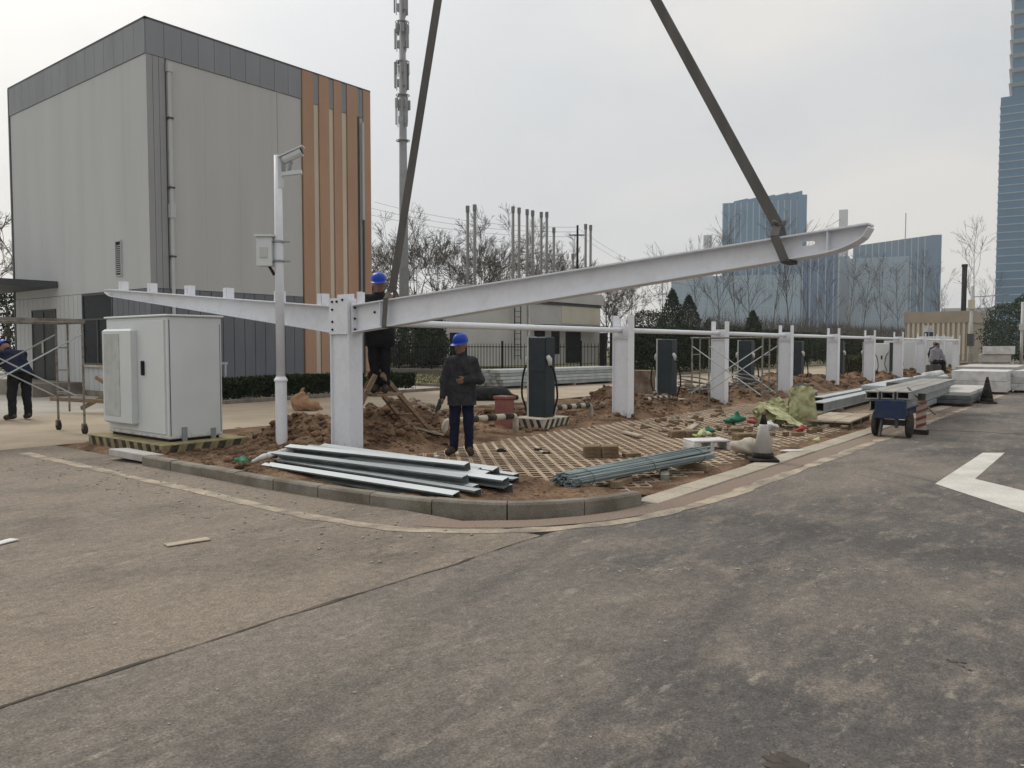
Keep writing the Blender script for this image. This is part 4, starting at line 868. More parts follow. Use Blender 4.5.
def person(label, loc, J, face, mats, rotz=YAW - R(90), hem=None, res=.011, helmet=True, hands=((0, 0, -1), (0, 0, -1)), thumbs=((0, -1, 0), (0, -1, 0)), curl=(.5, .5), group=None, hair=False):
    t = thing('person', label, 'person', loc, rotz, group); g = {k: v3(*v) for k, v in J.items()}; f = v3(*face); f /= np.linalg.norm(f)
    up = g['head'] - g['neck']; up /= np.linalg.norm(up); f = f - up * (f @ up); f /= np.linalg.norm(f); rt = np.cross(f, up); hd = g['head']
    mid = (g['shL'] + g['shR']) / 2; hip = (g['hipL'] + g['hipR']) / 2; ax = (g['shL'] - g['shR']); ax /= np.linalg.norm(ax)
    B = [(mid + ax * .07 - (mid - hip) * .08, hip + ax * .05, .105, .105), (mid - ax * .07 - (mid - hip) * .08, hip - ax * .05, .105, .105), (g['shL'], g['shR'], .06, .06),
         (g['neck'] - up * .08, hd - up * .06, .055, .052), (hd + f * .012 + up * .03, hd - f * .022 + up * .03, .082, .086), (hd + f * .03 - up * .075, hd + f * .012 + up * .02, .048, .07, (1, 1, 1), .04),
         (hd + f * .092 + up * .018, hd + f * .108 - up * .028, .010, .016, (1, 1, 1), .012), (hd + rt * .082 + up * .015, hd + rt * .084 - up * .03, .014, .011, (1, 1, 1), .01), (hd - rt * .082 + up * .015, hd - rt * .084 - up * .03, .014, .011, (1, 1, 1), .01),
         (hd + f * .085 - up * .052 - rt * .018, hd + f * .085 - up * .052 + rt * .018, .010, .010, (1, 1, 1), .008), (hd + f * .08 + up * .03 - rt * .04, hd + f * .08 + up * .03 + rt * .04, .012, .012, (1, 1, 1), .015)]
    for s_ in 'LR':
        B += [(g['sh' + s_], g['el' + s_], .05, .042), (g['el' + s_], g['wr' + s_], .042, .03), (g['hip' + s_], g['kn' + s_], .08, .056), (g['kn' + s_], g['an' + s_], .056, .04), (g['an' + s_], g['toe' + s_], .04, .03)]
    hp = []
    for i, s_ in enumerate('LR'): hand(B, g['wr' + s_], hands[i], thumbs[i], curl[i])
    V, F = sdf_mesh(B, min(res, .009), .03); link('body', np_mesh('body', V, F, M['skin'], True), t)
    sp = (mid - hip) / np.linalg.norm(mid - hip)
    hem_p = hip - sp * (hem if hem is not None else .12)
    hx = hem_p - sp * .06
    Jk = [(mid + ax * .075 - sp * .06, hx + ax * .075, .135, .155, (1, 1, 1), .06), (mid - ax * .075 - sp * .06, hx - ax * .075, .135, .155, (1, 1, 1), .06), (g['shL'] - ax * .02, g['shR'] + ax * .02, .078, .078, (1, 1, 1), .06), (g['neck'] - up * .07, g['neck'] + up * .035, .10, .078)]
    for s_ in 'LR': Jk += [(g['sh' + s_], g['el' + s_], .082, .07), (g['el' + s_], g['wr' + s_] , .07, .05)]
    cuts = [(hem_p, -sp)]
    V, F = sdf_mesh([p for p in Jk], res, .045, [], .0055, 1)
    # trim at the hem: jacket torso only (sleeves may hang lower)
    keep = ((V[F].mean(1) - hem_p) @ sp > 0)
    cen = V[F].mean(1); 
    for s_ in 'LR':
        a, b_ = g['el' + s_], g['wr' + s_]; d = b_ - a; tt = np.clip(((cen - a) @ d) / (d @ d), 0, 1); keep |= (np.linalg.norm(cen - (a + tt[:, None] * d), axis=1) < .085) & (np.linalg.norm(cen - b_, axis=1) > .03)
    jk = link('jacket', np_mesh('jacket', V, F[keep], mats[0], True), t)
    # front fastening and pocket flap
    Tr = []
    for s_ in 'LR': Tr += [(g['hip' + s_], g['kn' + s_], .105, .082), (g['kn' + s_], g['an' + s_] + (g['kn' + s_] - g['an' + s_]) * .06, .080, .068, (1, 1, 1), .02)]
    Tr += [(g['hipL'], g['hipR'], .115, .115)]
    V, F = sdf_mesh(Tr, res, .022, [], .006, 5); link('trousers', np_mesh('trousers', V, F, mats[1], True), t)
    for s_ in 'LR':
        a, tq = g['an' + s_], g['toe' + s_]; zf = min(a[2], tq[2]) - .055
        V, F = sdf_mesh([(a + v3(0, 0, .01), tq, .054, .044), (a - (tq - a) * .25 - v3(0, 0, .01), tq, .045, .044)], .009, .03, [(v3(0, 0, zf), v3(0, 0, -1))]); link('shoe', np_mesh('shoe', V, F, M['shoe'], True), t)
    if helmet or hair:
        X = Matrix((tuple(rt), tuple(f), tuple(up))).transposed().to_4x4(); X.translation = Vector(hd + up * (.066 if helmet else .03) - f * .008)
        if helmet: X = X @ Matrix.Diagonal((.9, .9, .92, 1))
        q = MB()
        if helmet:
            n = 24; prof = [(.130, -.006), (.133, .012), (.129, .055), (.110, .095), (.078, .120), (.035, .132), (.001, .134)]; P = []
            for r, z in prof:
                for i in range(n): a = 6.2832 * i / n; rg = .008 * max(0, 1 - abs(math.cos(a)) * 7) * (z > .02); P.append((r * .92 * math.cos(a), r * 1.12 * math.sin(a), z + rg))
            for i in range(n):
                a = 6.2832 * i / n; ex = .016 + .05 * max(0, math.sin(a)) ** 2; P.append(((.130 + ex * .7) * .92 * math.cos(a), (.130 + ex) * 1.12 * math.sin(a), -.012 - .012 * max(0, math.sin(a))))
            F = [(r * n + i, r * n + (i + 1) % n, (r + 1) * n + (i + 1) % n, (r + 1) * n + i) for r in range(len(prof) - 1) for i in range(n)]
            b0 = len(prof) * n; F += [(i, b0 + i, b0 + (i + 1) % n, (i + 1) % n) for i in range(n)]
            q.add([X @ Vector(p) for p in P], F); q.build('helmet', M['blue'], t, True)
        else:
            q.lathe([(.098, -.03), (.10, .02), (.085, .06), (.05, .085), (.001, .09)], 16); q.v = [tuple(X @ Vector((p[0] * .95, p[1] * 1.08 - .012, p[2]))) for p in q.v]; q.build('hair', M['black'], t, True)
    return t, g, jk
STAND = dict(head=(0, -.01, 1.59), neck=(0, .01, 1.43), shL=(.172, .02, 1.355), shR=(-.172, .02, 1.355), elL=(.25, .03, 1.09), elR=(-.26, .04, 1.08), wrL=(.25, -.03, .86), wrR=(-.27, -.02, .83),
             hipL=(.095, .02, .90), hipR=(-.095, .02, .90), knL=(.105, 0, .49), knR=(-.11, .0, .49), anL=(.11, .03, .085), anR=(-.125, .03, .085), toeL=(.15, -.13, .055), toeR=(-.20, -.11, .055))
# worker in front: looks to the picture's left, one arm down with a glove, the other bent across the waist
Jw = dict(STAND); Jw.update(head=(-.012, -.02, 1.585), wrL=(.07, -.19, 1.12), elL=(.285, .0, 1.10), elR=(-.265, .05, 1.10), wrR=(-.29, -.02, .85))
pw, g_, jk_ = person('worker in blue helmet and dark jacket standing before the charging post', (8.46, 7.64, .012), Jw, (-.62, -.78, -.03), (M['jacket'], M['navy']), hem=.17, hands=((-.8, -.3, -.35), (-.05, -.1, -1)), thumbs=((0, -.3, 1), (.2, -1, 0)), curl=(.6, .7))
pw.scale = (.94, .97, 1)
for z in (1.30, 1.18, 1.06, .94): MB().tube([(-.008, -.152 - .02 * (1.3 - z), z), (-.008, -.165 - .02 * (1.3 - z), z)], .009, 8).build('button', M['black'], jk_)
MB().box(.055, .15, -.165, -.150, 1.19, 1.225, bev=.005).build('pocket_flap', M['jacket'], jk_)
V, F = sdf_mesh([((-.30, -.04, .80), (-.33, -.05, .70), .035, .03), ((-.33, -.05, .71), (-.37, -.06, .64), .03, .015)], .009, .03, [], .004)
tag(link('work_glove', np_mesh('work_glove', V, F, M['glove'], True), None, (8.46, 7.64, .012), YAW - R(90)), 'dark work gloves held in the hanging hand of the standing worker', 'glove')
# worker on the wooden ladder behind the beam, hands on the sling
Jb = dict(STAND); Jb.update(head=(.0, -.02, 1.60), elL=(.30, -.06, 1.20), wrL=(.25, -.17, 1.38), elR=(-.19, -.10, 1.10), wrR=(.12, -.19, 1.36), shL=(.19, -.02, 1.38), shR=(-.18, -.02, 1.38), anL=(.08, .05, .085), toeL=(.10, -.12, .055), anR=(-.06, .04, .085), toeR=(-.07, -.13, .055), knL=(.09, 0, .5), knR=(-.085, 0, .5))
person('worker in blue helmet and black clothes on the ladder behind the beam', (7.93, 8.80, .90), Jb, (.15, -.95, -.25), (M['dark'], M['dark']), hem=.2, hands=((-.5, -.6, .2), (.5, -.6, .2)), thumbs=((0, 0, 1), (0, 0, 1)), curl=(.9, .9))
# two workers bending over at the left edge, backs to the road
Jc = dict(head=(-.02, .46, 1.40), neck=(0, .36, 1.33), shL=(.20, .28, 1.28), shR=(-.20, .28, 1.28), elL=(.25, .42, .93), elR=(-.26, .42, .93), wrL=(.18, .55, .70), wrR=(-.2, .55, .70),
          hipL=(.11, -.06, .92), hipR=(-.11, -.06, .92), knL=(.13, .0, .49), knR=(-.13, .0, .49), anL=(.13, -.06, .085), anR=(-.15, -.06, .085), toeL=(.16, .11, .055), toeR=(-.19, .11, .055))
person('worker in navy with blue helmet bending over behind the rolling scaffold', (6.66, 18.88, .003), Jc, (.1, .5, -.8), (M['navy'], M['dark']), rotz=YAW - R(35), hem=.10, hands=((0, .5, -.9), (0, .5, -.9)), thumbs=((-1, 0, 0), (1, 0, 0)))[0].scale = (1.13, 1.13, 1.1)
Jd = dict(Jc); Jd.update(head=(.15, .42, 1.36), neck=(.1, .33, 1.29))
person('worker partly cut off by the left edge of the photo, blue helmet, bending', (6.02, 19.5, .003), Jd, (.3, .6, -.6), (M['navy'], M['dark']), rotz=YAW - R(60), hem=.10, hands=((0, .5, -.9), (0, .5, -.9)), thumbs=((-1, 0, 0), (1, 0, 0)))
# seated worker far down the row and one standing in the shade behind him
Js = dict(head=(.05, -.02, 1.20), neck=(.0, .0, 1.05), shL=(.16, -.05, .98), shR=(-.12, .05, .98), elL=(.26, -.1, .72), elR=(-.08, .1, .70), wrL=(.34, -.16, .50), wrR=(.16, .05, .52),
          hipL=(-.06, -.07, .50), hipR=(-.08, .09, .50), knL=(.30, -.12, .50), knR=(.28, .06, .50), anL=(.34, -.14, .085), anR=(.30, .06, .085), toeL=(.50, -.16, .055), toeR=(.46, .06, .055))
person('far worker in grey shirt sitting on a box among the columns', (38.6, 6.85, .42), Js, (.8, -.4, -.3), (M['greyshirt'], M['dark']), hem=.02, helmet=False, hair=True, res=.016, hands=((.3, 0, -.9), (.3, 0, -.9)), thumbs=((0, 1, 0), (0, -1, 0)))
person('far dark dressed worker standing behind the sitting worker', (45.4, 8.1, .1), STAND, (-.3, -.9, 0), (M['dark'], M['dark']), res=.016, helmet=False, hair=True)
o = thing('wooden_crate', 'pale box the far worker sits on', 'box', (38.6, 6.85, 0), YAW - R(90))
MB().box(-.35, .6, -.3, .3, 0, .36, bev=.01).build('lower_box', M['slab'], o); MB().box(-.25, .15, -.22, .22, .36, .78, bev=.01).build('upper_box', M['steel_d'], o)

# wooden stepladder
ld = thing('wooden_ladder', 'rough wooden stepladder leaning beside the beam column', 'ladder', (8.0, 8.8, 0))
ap = Vector((-.15, .03, 1.18)); rungs = []
for (foot, k) in ((Vector((1.35, .45, .08)), 0), (Vector((-.62, .35, .05)), 1)):
    d = (foot - ap); sd = Vector((-d.y, d.x, 0)).normalized() * .17
    for sg in (-1, 1): MB().bar(ap + sd * sg * .8, foot + sd * sg * 1.15, .045, .07).build('rail', M['wood'], ld)
    for q in (.22, .42, .62, .82):
        c = ap + d * q; MB().bar(c + sd * (-1.1), c + sd * 1.1, .04, .05).build('rung', M['wood'], ld)
MB().box(-.30, .22, -.20, .17, .86, .90).build('tread', M['wood'], ld)
for (a, c, m) in (((8.75, 9.05, .33), (9.25, 8.75, .16), 'plank'), ((9.1, 9.0, .13), (9.9, 8.85, .07), 'wood')):
    o = MB().bar((0, 0, 0), Vector(c) - Vector(a), .07, .03).build('board', M[m], loc=a); tag(o, 'short pale board propped on the soil below the ladder' if m == 'plank' else 'short brown board lying on the soil behind the standing worker', 'board')

# ------------------------------------------------------------------ steel purlins piled inside the kerb
def channel(L, h=.08, w=.07, tk=.006, lip=.018, flip=False):
    q = MB(); P = [(0, 0), (w, 0), (w, lip), (w - tk, lip), (w - tk, tk), (tk, tk), (tk, h - tk), (w - tk, h - tk), (w - tk, h - lip), (w, h - lip), (w, h), (0, h)]
    if flip: P = [(-x, z) for x, z in reversed(P)]
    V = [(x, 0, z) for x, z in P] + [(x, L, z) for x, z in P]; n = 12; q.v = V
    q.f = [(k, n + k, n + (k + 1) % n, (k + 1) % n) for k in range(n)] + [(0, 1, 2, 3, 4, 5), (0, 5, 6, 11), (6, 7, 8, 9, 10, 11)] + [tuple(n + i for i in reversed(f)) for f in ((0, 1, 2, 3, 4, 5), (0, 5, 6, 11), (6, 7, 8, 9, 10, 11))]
    q.m = [1] * len(q.f)  # shade-dark tone on every face but the top, which takes the lit one
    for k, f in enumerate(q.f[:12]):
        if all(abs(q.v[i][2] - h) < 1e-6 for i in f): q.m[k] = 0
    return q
PW = [  # u, v of the near end, length, height, yaw, roll, material
    (5.66, 5.36, 3.3, .075, -.01, 0, 'galv'), (5.86, 5.34, 3.3, .075, .0, 0, 'galv_d'), (6.05, 5.44, 3.25, .075, .03, 0, 'galv'), (6.26, 5.36, 3.4, .075, -.01, 0, 'galv_d'),
    (6.44, 5.42, 3.4, .075, .01, 0, 'galv'), (6.64, 5.50, 3.4, .075, -.02, 0, 'galv_d'), (6.86, 5.62, 3.35, .075, -.04, 0, 'galv'),
    (6.02, 5.62, 3.1, .168, .05, 0, 'galv_d'), (6.36, 5.55, 3.2, .168, -.02, 0, 'galv'), (6.66, 5.66, 3.3, .168, -.055, 0, 'galv'),
    (6.18, 5.30, 3.2, .168, .012, 0, 'galv'), (6.50, 5.75, 3.2, .168, -.035, 0, 'galv_d'), (6.25, 5.85, 2.9, .262, .075, 0, 'galv')]
pn = ['nearest the kerb', 'second from the kerb', 'third from the kerb', 'fourth from the kerb', 'fifth from the kerb', 'sixth from the kerb', 'farthest from the kerb']
for i, (u, v, L, z, yw, ro, m) in enumerate(PW):
    o = channel(L, h=.09, w=.105, flip=True).build('steel_purlin', [M['galv_lit' if m == 'galv' else 'galv'], M['purlin_shade']], loc=(u + .1, v - .22, z)); o.rotation_euler = (random.uniform(-.006, .004), -random.uniform(.10, .30) if i > 6 or i in (0, 2) else -.06, yw); o.location.y += random.uniform(-.12, .12)
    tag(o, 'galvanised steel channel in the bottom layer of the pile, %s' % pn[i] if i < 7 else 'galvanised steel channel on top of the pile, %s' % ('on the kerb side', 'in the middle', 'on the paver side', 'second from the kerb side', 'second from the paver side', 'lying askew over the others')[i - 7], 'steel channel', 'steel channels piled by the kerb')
for k, v in enumerate((5.9, 8.2)):
    o = MB().bar((5.6, v, .045), (7.1, v + .04, .045), .08, .055).build('bearer', M['wood']); tag(o, 'timber bearer under the %s end of the steel channel pile' % ('near', 'far')[k], 'timber')
pr = [((6.0, 8.72, .20), (6.08, 8.45, .27), .035, .045), ((6.08, 8.45, .27), (6.45, 8.5, .26), .04, .03), ((5.95, 8.72, .19), (5.72, 8.72, .14), .045, .03)]
V, F = sdf_mesh([tuple(map(lambda p: v3(*p) if hasattr(p, '__len__') else p, q)) for q in pr], .012, .05, [], .008); tag(link('plastic_wrap', np_mesh('plastic_wrap', V, F, M['wrap'], True)), 'crumpled white plastic wrap on the left end of the channel pile', 'wrap')
V, F = sdf_mesh([(v3(5.62, 8.75, .12), v3(5.72, 8.95, .14), .06, .05), (v3(5.72, 8.95, .14), v3(5.66, 9.15, .10), .05, .03)], .012, .04, [], .01); tag(link('green_rag', np_mesh('green_rag', V, F, M['green'], True)), 'dark green plastic scrap beside the left end of the channel pile', 'scrap')

# rebar bundle
rb = thing('rod_bundle', 'tied bundle of grey green steel rods lying on the pavers', 'rods', (7.0, 4.80, .10)); 
dr_ = Vector((9.65 - 7.0, 4.42 - 4.80, .0)); Ld = dr_.length; rb.rotation_euler = (0, -.015, math.atan2(dr_.y, dr_.x))
rm_ = MB().tube([(0, 0, 0), (Ld, 0, 0)], .0105, 6).mesh('rod', M['rod'])
cells = [(y, z) for z in range(7) for y in range(-8, 9)]
cells = [(y * .022 + (z % 2) * .011, z * .020) for y, z in cells if (y / 8.2) ** 2 + ((z - 2.2) / 4.2) ** 2 < 1]
for (y, z) in cells:
    o = link('rod', rm_, rb, (random.uniform(-.10, .06), y, z)); o.rotation_euler = (random.uniform(0, 6), random.gauss(0, .004), random.gauss(0, .008))
for x in (.25, 1.35, 2.4):
    P = [(x, .20 * math.cos(a), .045 + .10 * math.sin(a)) for a in np.linspace(0, 6.2832, 20)]; MB().tube(P, .004, 5, cap=False).build('tie_wire', M['steel_d'], rb)
for k, (x, y, a, l) in enumerate(((8.55, 4.42, .5, .55), (7.75, 4.55, .2, .5), (9.35, 4.45, 1.45, .5))):
    o = MB().box(-l / 2, l / 2, -.05, .05, 0, .08, bev=.006).build('timber_block', M['wood' if k else 'stonewall'], loc=(x, y, LOT_Z), rotz=a); tag(o, ('grey timber block sticking out on the road side of the rod bundle', 'timber block under the middle of the rod bundle', 'timber block under the right end of the rod bundle')[k], 'timber')

# brick stacks, box and scraps on the pavers
bmesh_ = MB().box(-.12, .12, -.06, .06, 0, .055, bev=.006).mesh('paving_brick', M['brick'])
def bricks(label, u, v, nx, nz, rot, grp):
    t = thing('brick_stack', label, 'bricks', (u, v, LOT_Z), rot, grp)
    for k in range(nz):
        for i in range(nx):
            for j in (0, 1):
                o = link('brick', bmesh_, t, ((i - nx / 2 + .5) * .25 + random.uniform(-.01, .01), (j - .5) * .13, k * .057)); o.rotation_euler[2] = random.uniform(-.06, .06)
bricks('stack of earth brown bricks on the pavers, left of the white plastic frame', 9.55, 5.95, 2, 3, R(-50), 'loose brick stacks')
bricks('low pile of earth brown bricks behind the white plastic frame', 12.6, 6.15, 2, 2, R(-45), 'loose brick stacks')
bricks('low pile of brown bricks near the green plastic, behind the cone', 13.6, 5.6, 1, 2, R(-60), 'loose brick stacks')
bricks('brown bricks right behind the striped cone', 12.9, 5.1, 2, 2, R(-40), 'loose brick stacks')
o = link('brick', bmesh_, None, (9.85, 5.62, LOT_Z), R(-30)); tag(o, 'single brown brick lying right of the left brick stack', 'brick'); o.name = 'loose_brick'
fb = thing('packing_crate', 'white open plastic box frame lying on the pavers', 'crate', (11.35, 5.15, LOT_Z), R(-40))
for (x0, x1, y0, y1, z0, z1) in ((-.30, .30, -.2, .2, .12, .15), (-.30, -.24, -.2, .2, 0, .119), (.24, .30, -.2, .2, 0, .119), (-.03, .03, -.2, .2, 0, .119)): MB().box(x0, x1, y0, y1, z0, z1, bev=.008).build('board', M['wrap'], fb)
def sheetbag(name, label, loc, pts, m, cat):
    V, F = sdf_mesh([(v3(*a), v3(*c), r0, r1, sc, .05) for a, c, r0, r1, sc in pts], .024, .05, [], .022, random.random() * 9); return tag(link(name, np_mesh(name, V, F, m, False), None, loc, YAW - R(90)), label, cat)
# woven sacks: crumpled sheets with thickness
def sack(label, loc, w_, h_, lean, m, seed, folds=.05, lie=False):
    n, k = 26, 26; V = []
    for side in (0, 1):
        for i in range(n):
            for j in range(k):
                s, t = i / (n - 1) - .5, j / (k - 1); bul = .5 * .12 * math.cos(s * 3.0) * math.sin(min(1, t * 1.15) * 3.0) + .008
                cr_ = float(fbm(np.array(s * 3 + side * 9), np.array(t * 3), .5, 4, seed)) - .5
                y = (bul if side else -bul) + cr_ * folds * 2 + lean * t * h_; x = s * w_ * (1 - .25 * t + .2 * cr_)
                V.append((x, y, t * h_ * (1 - .12 * abs(s) * 2 * float(fbm(np.array(s * 4 + 1.), np.array(0.), .5, 3, seed + 4))) + .01))
    F = [(b0 + i * k + j, b0 + (i + 1) * k + j, b0 + (i + 1) * k + j + 1, b0 + i * k + j + 1) for b0 in (0, n * k) for i in range(n - 1) for j in range(k - 1)]
    o = link('woven_sack', np_mesh('woven_sack', np.array(V), np.array(F), m, True), None, loc, YAW - R(90)); return tag(o, label, 'sack', 'woven sacks behind the cone')
s1 = sack('upright yellow green woven sack standing behind the traffic cone', (15.75, 5.12, .03), .62, .78, .10, M['sack'], 3, .09)
s2 = sack('yellowish woven sack slumped left of the upright sack', (15.45, 5.45, .03), .8, .50, .5, M['sack'], 6, .12); s2.rotation_euler = (0, R(-28), YAW - R(90))
s3 = sack('flat yellowish woven sack lying in front of the upright sack', (14.9, 5.0, .10), .75, .6, 1.3, M['sack'], 9, .08); s3.rotation_euler = (R(-18), R(20), YAW - R(75))
o = thing('plank_pallet', 'low board deck on the pavers right of the woven sacks', 'pallet', (16.9, 4.75, LOT_Z), R(4))
for k in range(3): MB().box(-1.1, 1.1, -.42 + k * .285, -.15 + k * .285, .10, .13).build('plank', M['plank'], o)
for x in (-.9, 0, .9): MB().box(x - .05, x + .05, -.42, .42, 0, .099).build('bearer', M['wood'], o)
for (nm, lab, loc, m, sz, cat) in (('green_bag', 'bright green plastic bag scrap among the bricks', (13.2, 6.0, .02), 'green', .16, 'bag'), ('green_bag', 'dark green plastic bag behind the cone tip', (15.2, 6.3, .04), 'green', .24, 'bag'), ('lime_bag', 'pale lime plastic sheet scrap beside the green bag', (12.7, 5.85, .02), 'lime', .17, 'bag'),
                               ('red_bag', 'red and white packet right behind the cone', (14.2, 5.55, .16), 'red', .12, 'packet'), ('red_bag', 'red packet at the foot of the woven sacks', (14.45, 4.72, .05), 'red', .13, 'packet'), ('yellow_scrap', 'small yellow scrap on the flush edging', (13.35, 4.1, .02), 'lime', .08, 'scrap'), ('pale_rock', 'pale bag of mortar left of the cone', (11.3, 4.4, .08), 'wrap', .14, 'bag'), ('white_sheet', 'white plastic sheet scrap behind the cone', (13.6, 5.0, .12), 'wrap', .2, 'sheet')):
    sheetbag(nm, lab, loc, [((0, 0, sz * .3), (sz * .7, sz * .3, sz * .35), sz * .55, sz * .35, (1, 1, .6)), ((0, 0, sz * .3), (-sz * .8, 0, sz * .2), sz * .45, sz * .25, (1, 1, .5)), ((.0, .0, sz * .3), (sz * .2, 0, sz * .9), sz * .3, sz * .12, (1, 1, 1))], M[m], cat)
mb = MB(); random.seed(4); P = [(math.cos(a) * .22 * random.uniform(.8, 1.1), math.sin(a) * .10 * random.uniform(.8, 1.1), 0) for a in np.linspace(0, 6, 12)]
tag(mb.prism(P, (0, 0, .006)).build('paper_scrap', M['wrap'], loc=(11.9, 4.02, .02), rotz=-.7), 'white paper scrap on the flush edging right of the cone', 'paper')
tag(MB().box(-.17, .17, -.05, .05, 0, .008).build('wood_scrap', M['plank'], loc=(3.31, 5.99, .006), rotz=R(-12)), 'flat strip of pale wood lying alone on the asphalt', 'wood strip')
tag(MB().box(-.12, .12, -.05, .05, 0, .008).build('paper_scrap', M['wrap'], loc=(2.36, 7.15, .006), rotz=R(20)), 'white scrap on the asphalt at the left edge', 'paper')
for k, (u, v) in enumerate(((9.6, 7.05), (9.35, 6.72), (10.1, 6.5), (9.1, 7.4))):
    sheetbag('dark_clod', ('dark scrap on the pavers right of the standing worker', 'small dark scrap nearest the rods on the pavers', 'dark scrap left of the brick stack', 'dark scrap close to the feet of the standing worker')[k], (u, v, LOT_Z + .0), [((-.06, 0, .02), (.06, .02, .02), .035, .02, (1, 1, 1)), ((0, 0, .02), (.0, .02, .07), .025, .01, (1, 1, 1))], M['black'], 'scrap')
tag(MB().box(-.05, .05, -.025, .025, 0, .02).build('white_chip', M['wrap'], loc=(8.0, 7.7, .03), rotz=.4), 'small white chip by the feet of the standing worker', 'chip')

# broken bricks, board ends and offcuts round the sacks
mb = MB()
for k in range(120):
    u = random.gauss(15.0, 1.6); v = random.uniform(4.5, 7.9)
    if u < 12.3: continue
    a = random.uniform(0, 6.28); l, w_ = random.uniform(.05, .22), random.uniform(.04, .10); h_ = random.uniform(.02, .07); c, sn = math.cos(a), math.sin(a); z = max(LOT_Z, float(dirt_h(np.array(u), np.array(v)))); q0 = len(mb.v)
    mb.box(-l / 2, l / 2, -w_ / 2, w_ / 2, 0, h_, random.choice([0, 0, 0, 1, 2, 3])); ti = random.uniform(-.2, .2)
    for i in range(q0, len(mb.v)): x, y, zz0 = mb.v[i]; mb.v[i] = (x * c - y * sn + u, x * sn + y * c + v, zz0 + x * ti + z)
mb.build('building_debris', [M['brick'], M['plank'], M['rock'], M['stripe_w']], kind='stuff')
for k, (u, v, l, a, lab) in enumerate(((13.9, 6.6, 1.1, .3, 'loose plank lying on the soil edge behind the green bag'), (17.0, 6.3, 1.4, -.2, 'loose plank between the sacks and the steel box beams'), (12.1, 6.9, .8, .9, 'short plank at the soil edge left of the scaffold'), (15.9, 4.35, .6, .15, 'brown timber end beside the board deck'))):
    tag(MB().box(-l / 2, l / 2, -.06, .06, 0, .03).build('plank', M['wood' if k % 2 else 'plank'], loc=(u, v, max(LOT_Z, float(dirt_h(np.array(u), np.array(v)))) + .03), rotz=a), lab, 'plank')
# coiled conduit and cables by the dirt ridge
for k, (u, v, rr, lab) in enumerate(((20.3, 9.6, .5, 'coil of grey conduit on the soil behind the scaffold'), (23.2, 9.3, .45, 'coil of grey conduit on the soil left of the third charging post'))):
    P = [(rr * (1 + .12 * math.sin(q * .37)) * math.cos(q), rr * math.sin(q) * .9, .25 + .2 * math.sin(q * .5 + 1) + .012 * q) for q in np.linspace(0, 22, 110)]
    tag(MB().tube(P, .025, 6).build('conduit_coil', M['pipe'], loc=(u, v, .12), smooth=True), lab, 'conduit')
# traffic cones
def cone(label, loc, body, s=1.0, rot=0):
    t = thing('traffic_cone', label, 'cone', loc, rot, 'traffic cones')
    MB().box(-.21 * s, .21 * s, -.21 * s, .21 * s, 0, .045 * s, bev=.015 * s).build('foot', M['rubber'], t)
    MB().lathe([(.155 * s, .045 * s), (.15 * s, .13 * s)], 20).build('skirt', M['rubber'], t, True)
    MB().lathe([(.15 * s, .13 * s), (.065 * s, .52 * s), (.058 * s, .55 * s)], 20).build('body', M[body], t, True)
    MB().lathe([(.058 * s, .55 * s), (.03 * s, .68 * s), (.028 * s, .70 * s)], 20).build('tip', M['rubber'], t, True)
cone('dirty white traffic cone with black foot on the flush edging', (10.63, 3.99, .016), 'slab', .92, .5)
cone('dark traffic cone on the road far right by the white panels', (25.4, 3.2, .004), 'rubber', 1.05, .3)
tag(sheetbag('mortar_bag', '', (10.95, 4.33, .02), [((-.16, .02, .12), (.0, .02, .13), .10, .12, (1, 1, 1)), ((.0, .02, .13), (.2, .02, .12), .12, .10, (1, 1, 1))], M['stripe_w'], 'bag'), 'pale mortar bag lying right behind the dirty white cone', 'bag')

# brown paper sack on the lane
V, F = sdf_mesh([(v3(-.1, 0, .16), v3(.22, 0, .14), .20, .15, (1, .7, 1), .08), (v3(-.08, 0, .22), v3(-.02, 0, .52), .19, .05, (1, .6, 1), .08), (v3(-.1, 0, .3), v3(-.3, 0, .32), .08, .02, (1, .6, 1), .08), (v3(.2, 0, .12), v3(.42, 0, .05), .12, .04, (1, .7, 1), .06)], .02, .08, [(v3(0, 0, .005), v3(0, 0, -1))], .02, 2)
tag(link('paper_sack', np_mesh('paper_sack', V, F, M['card'], False), None, (11.94, 16.0, .002), YAW - R(90)), 'crumpled brown paper sack on the lane before the hedge', 'sack')

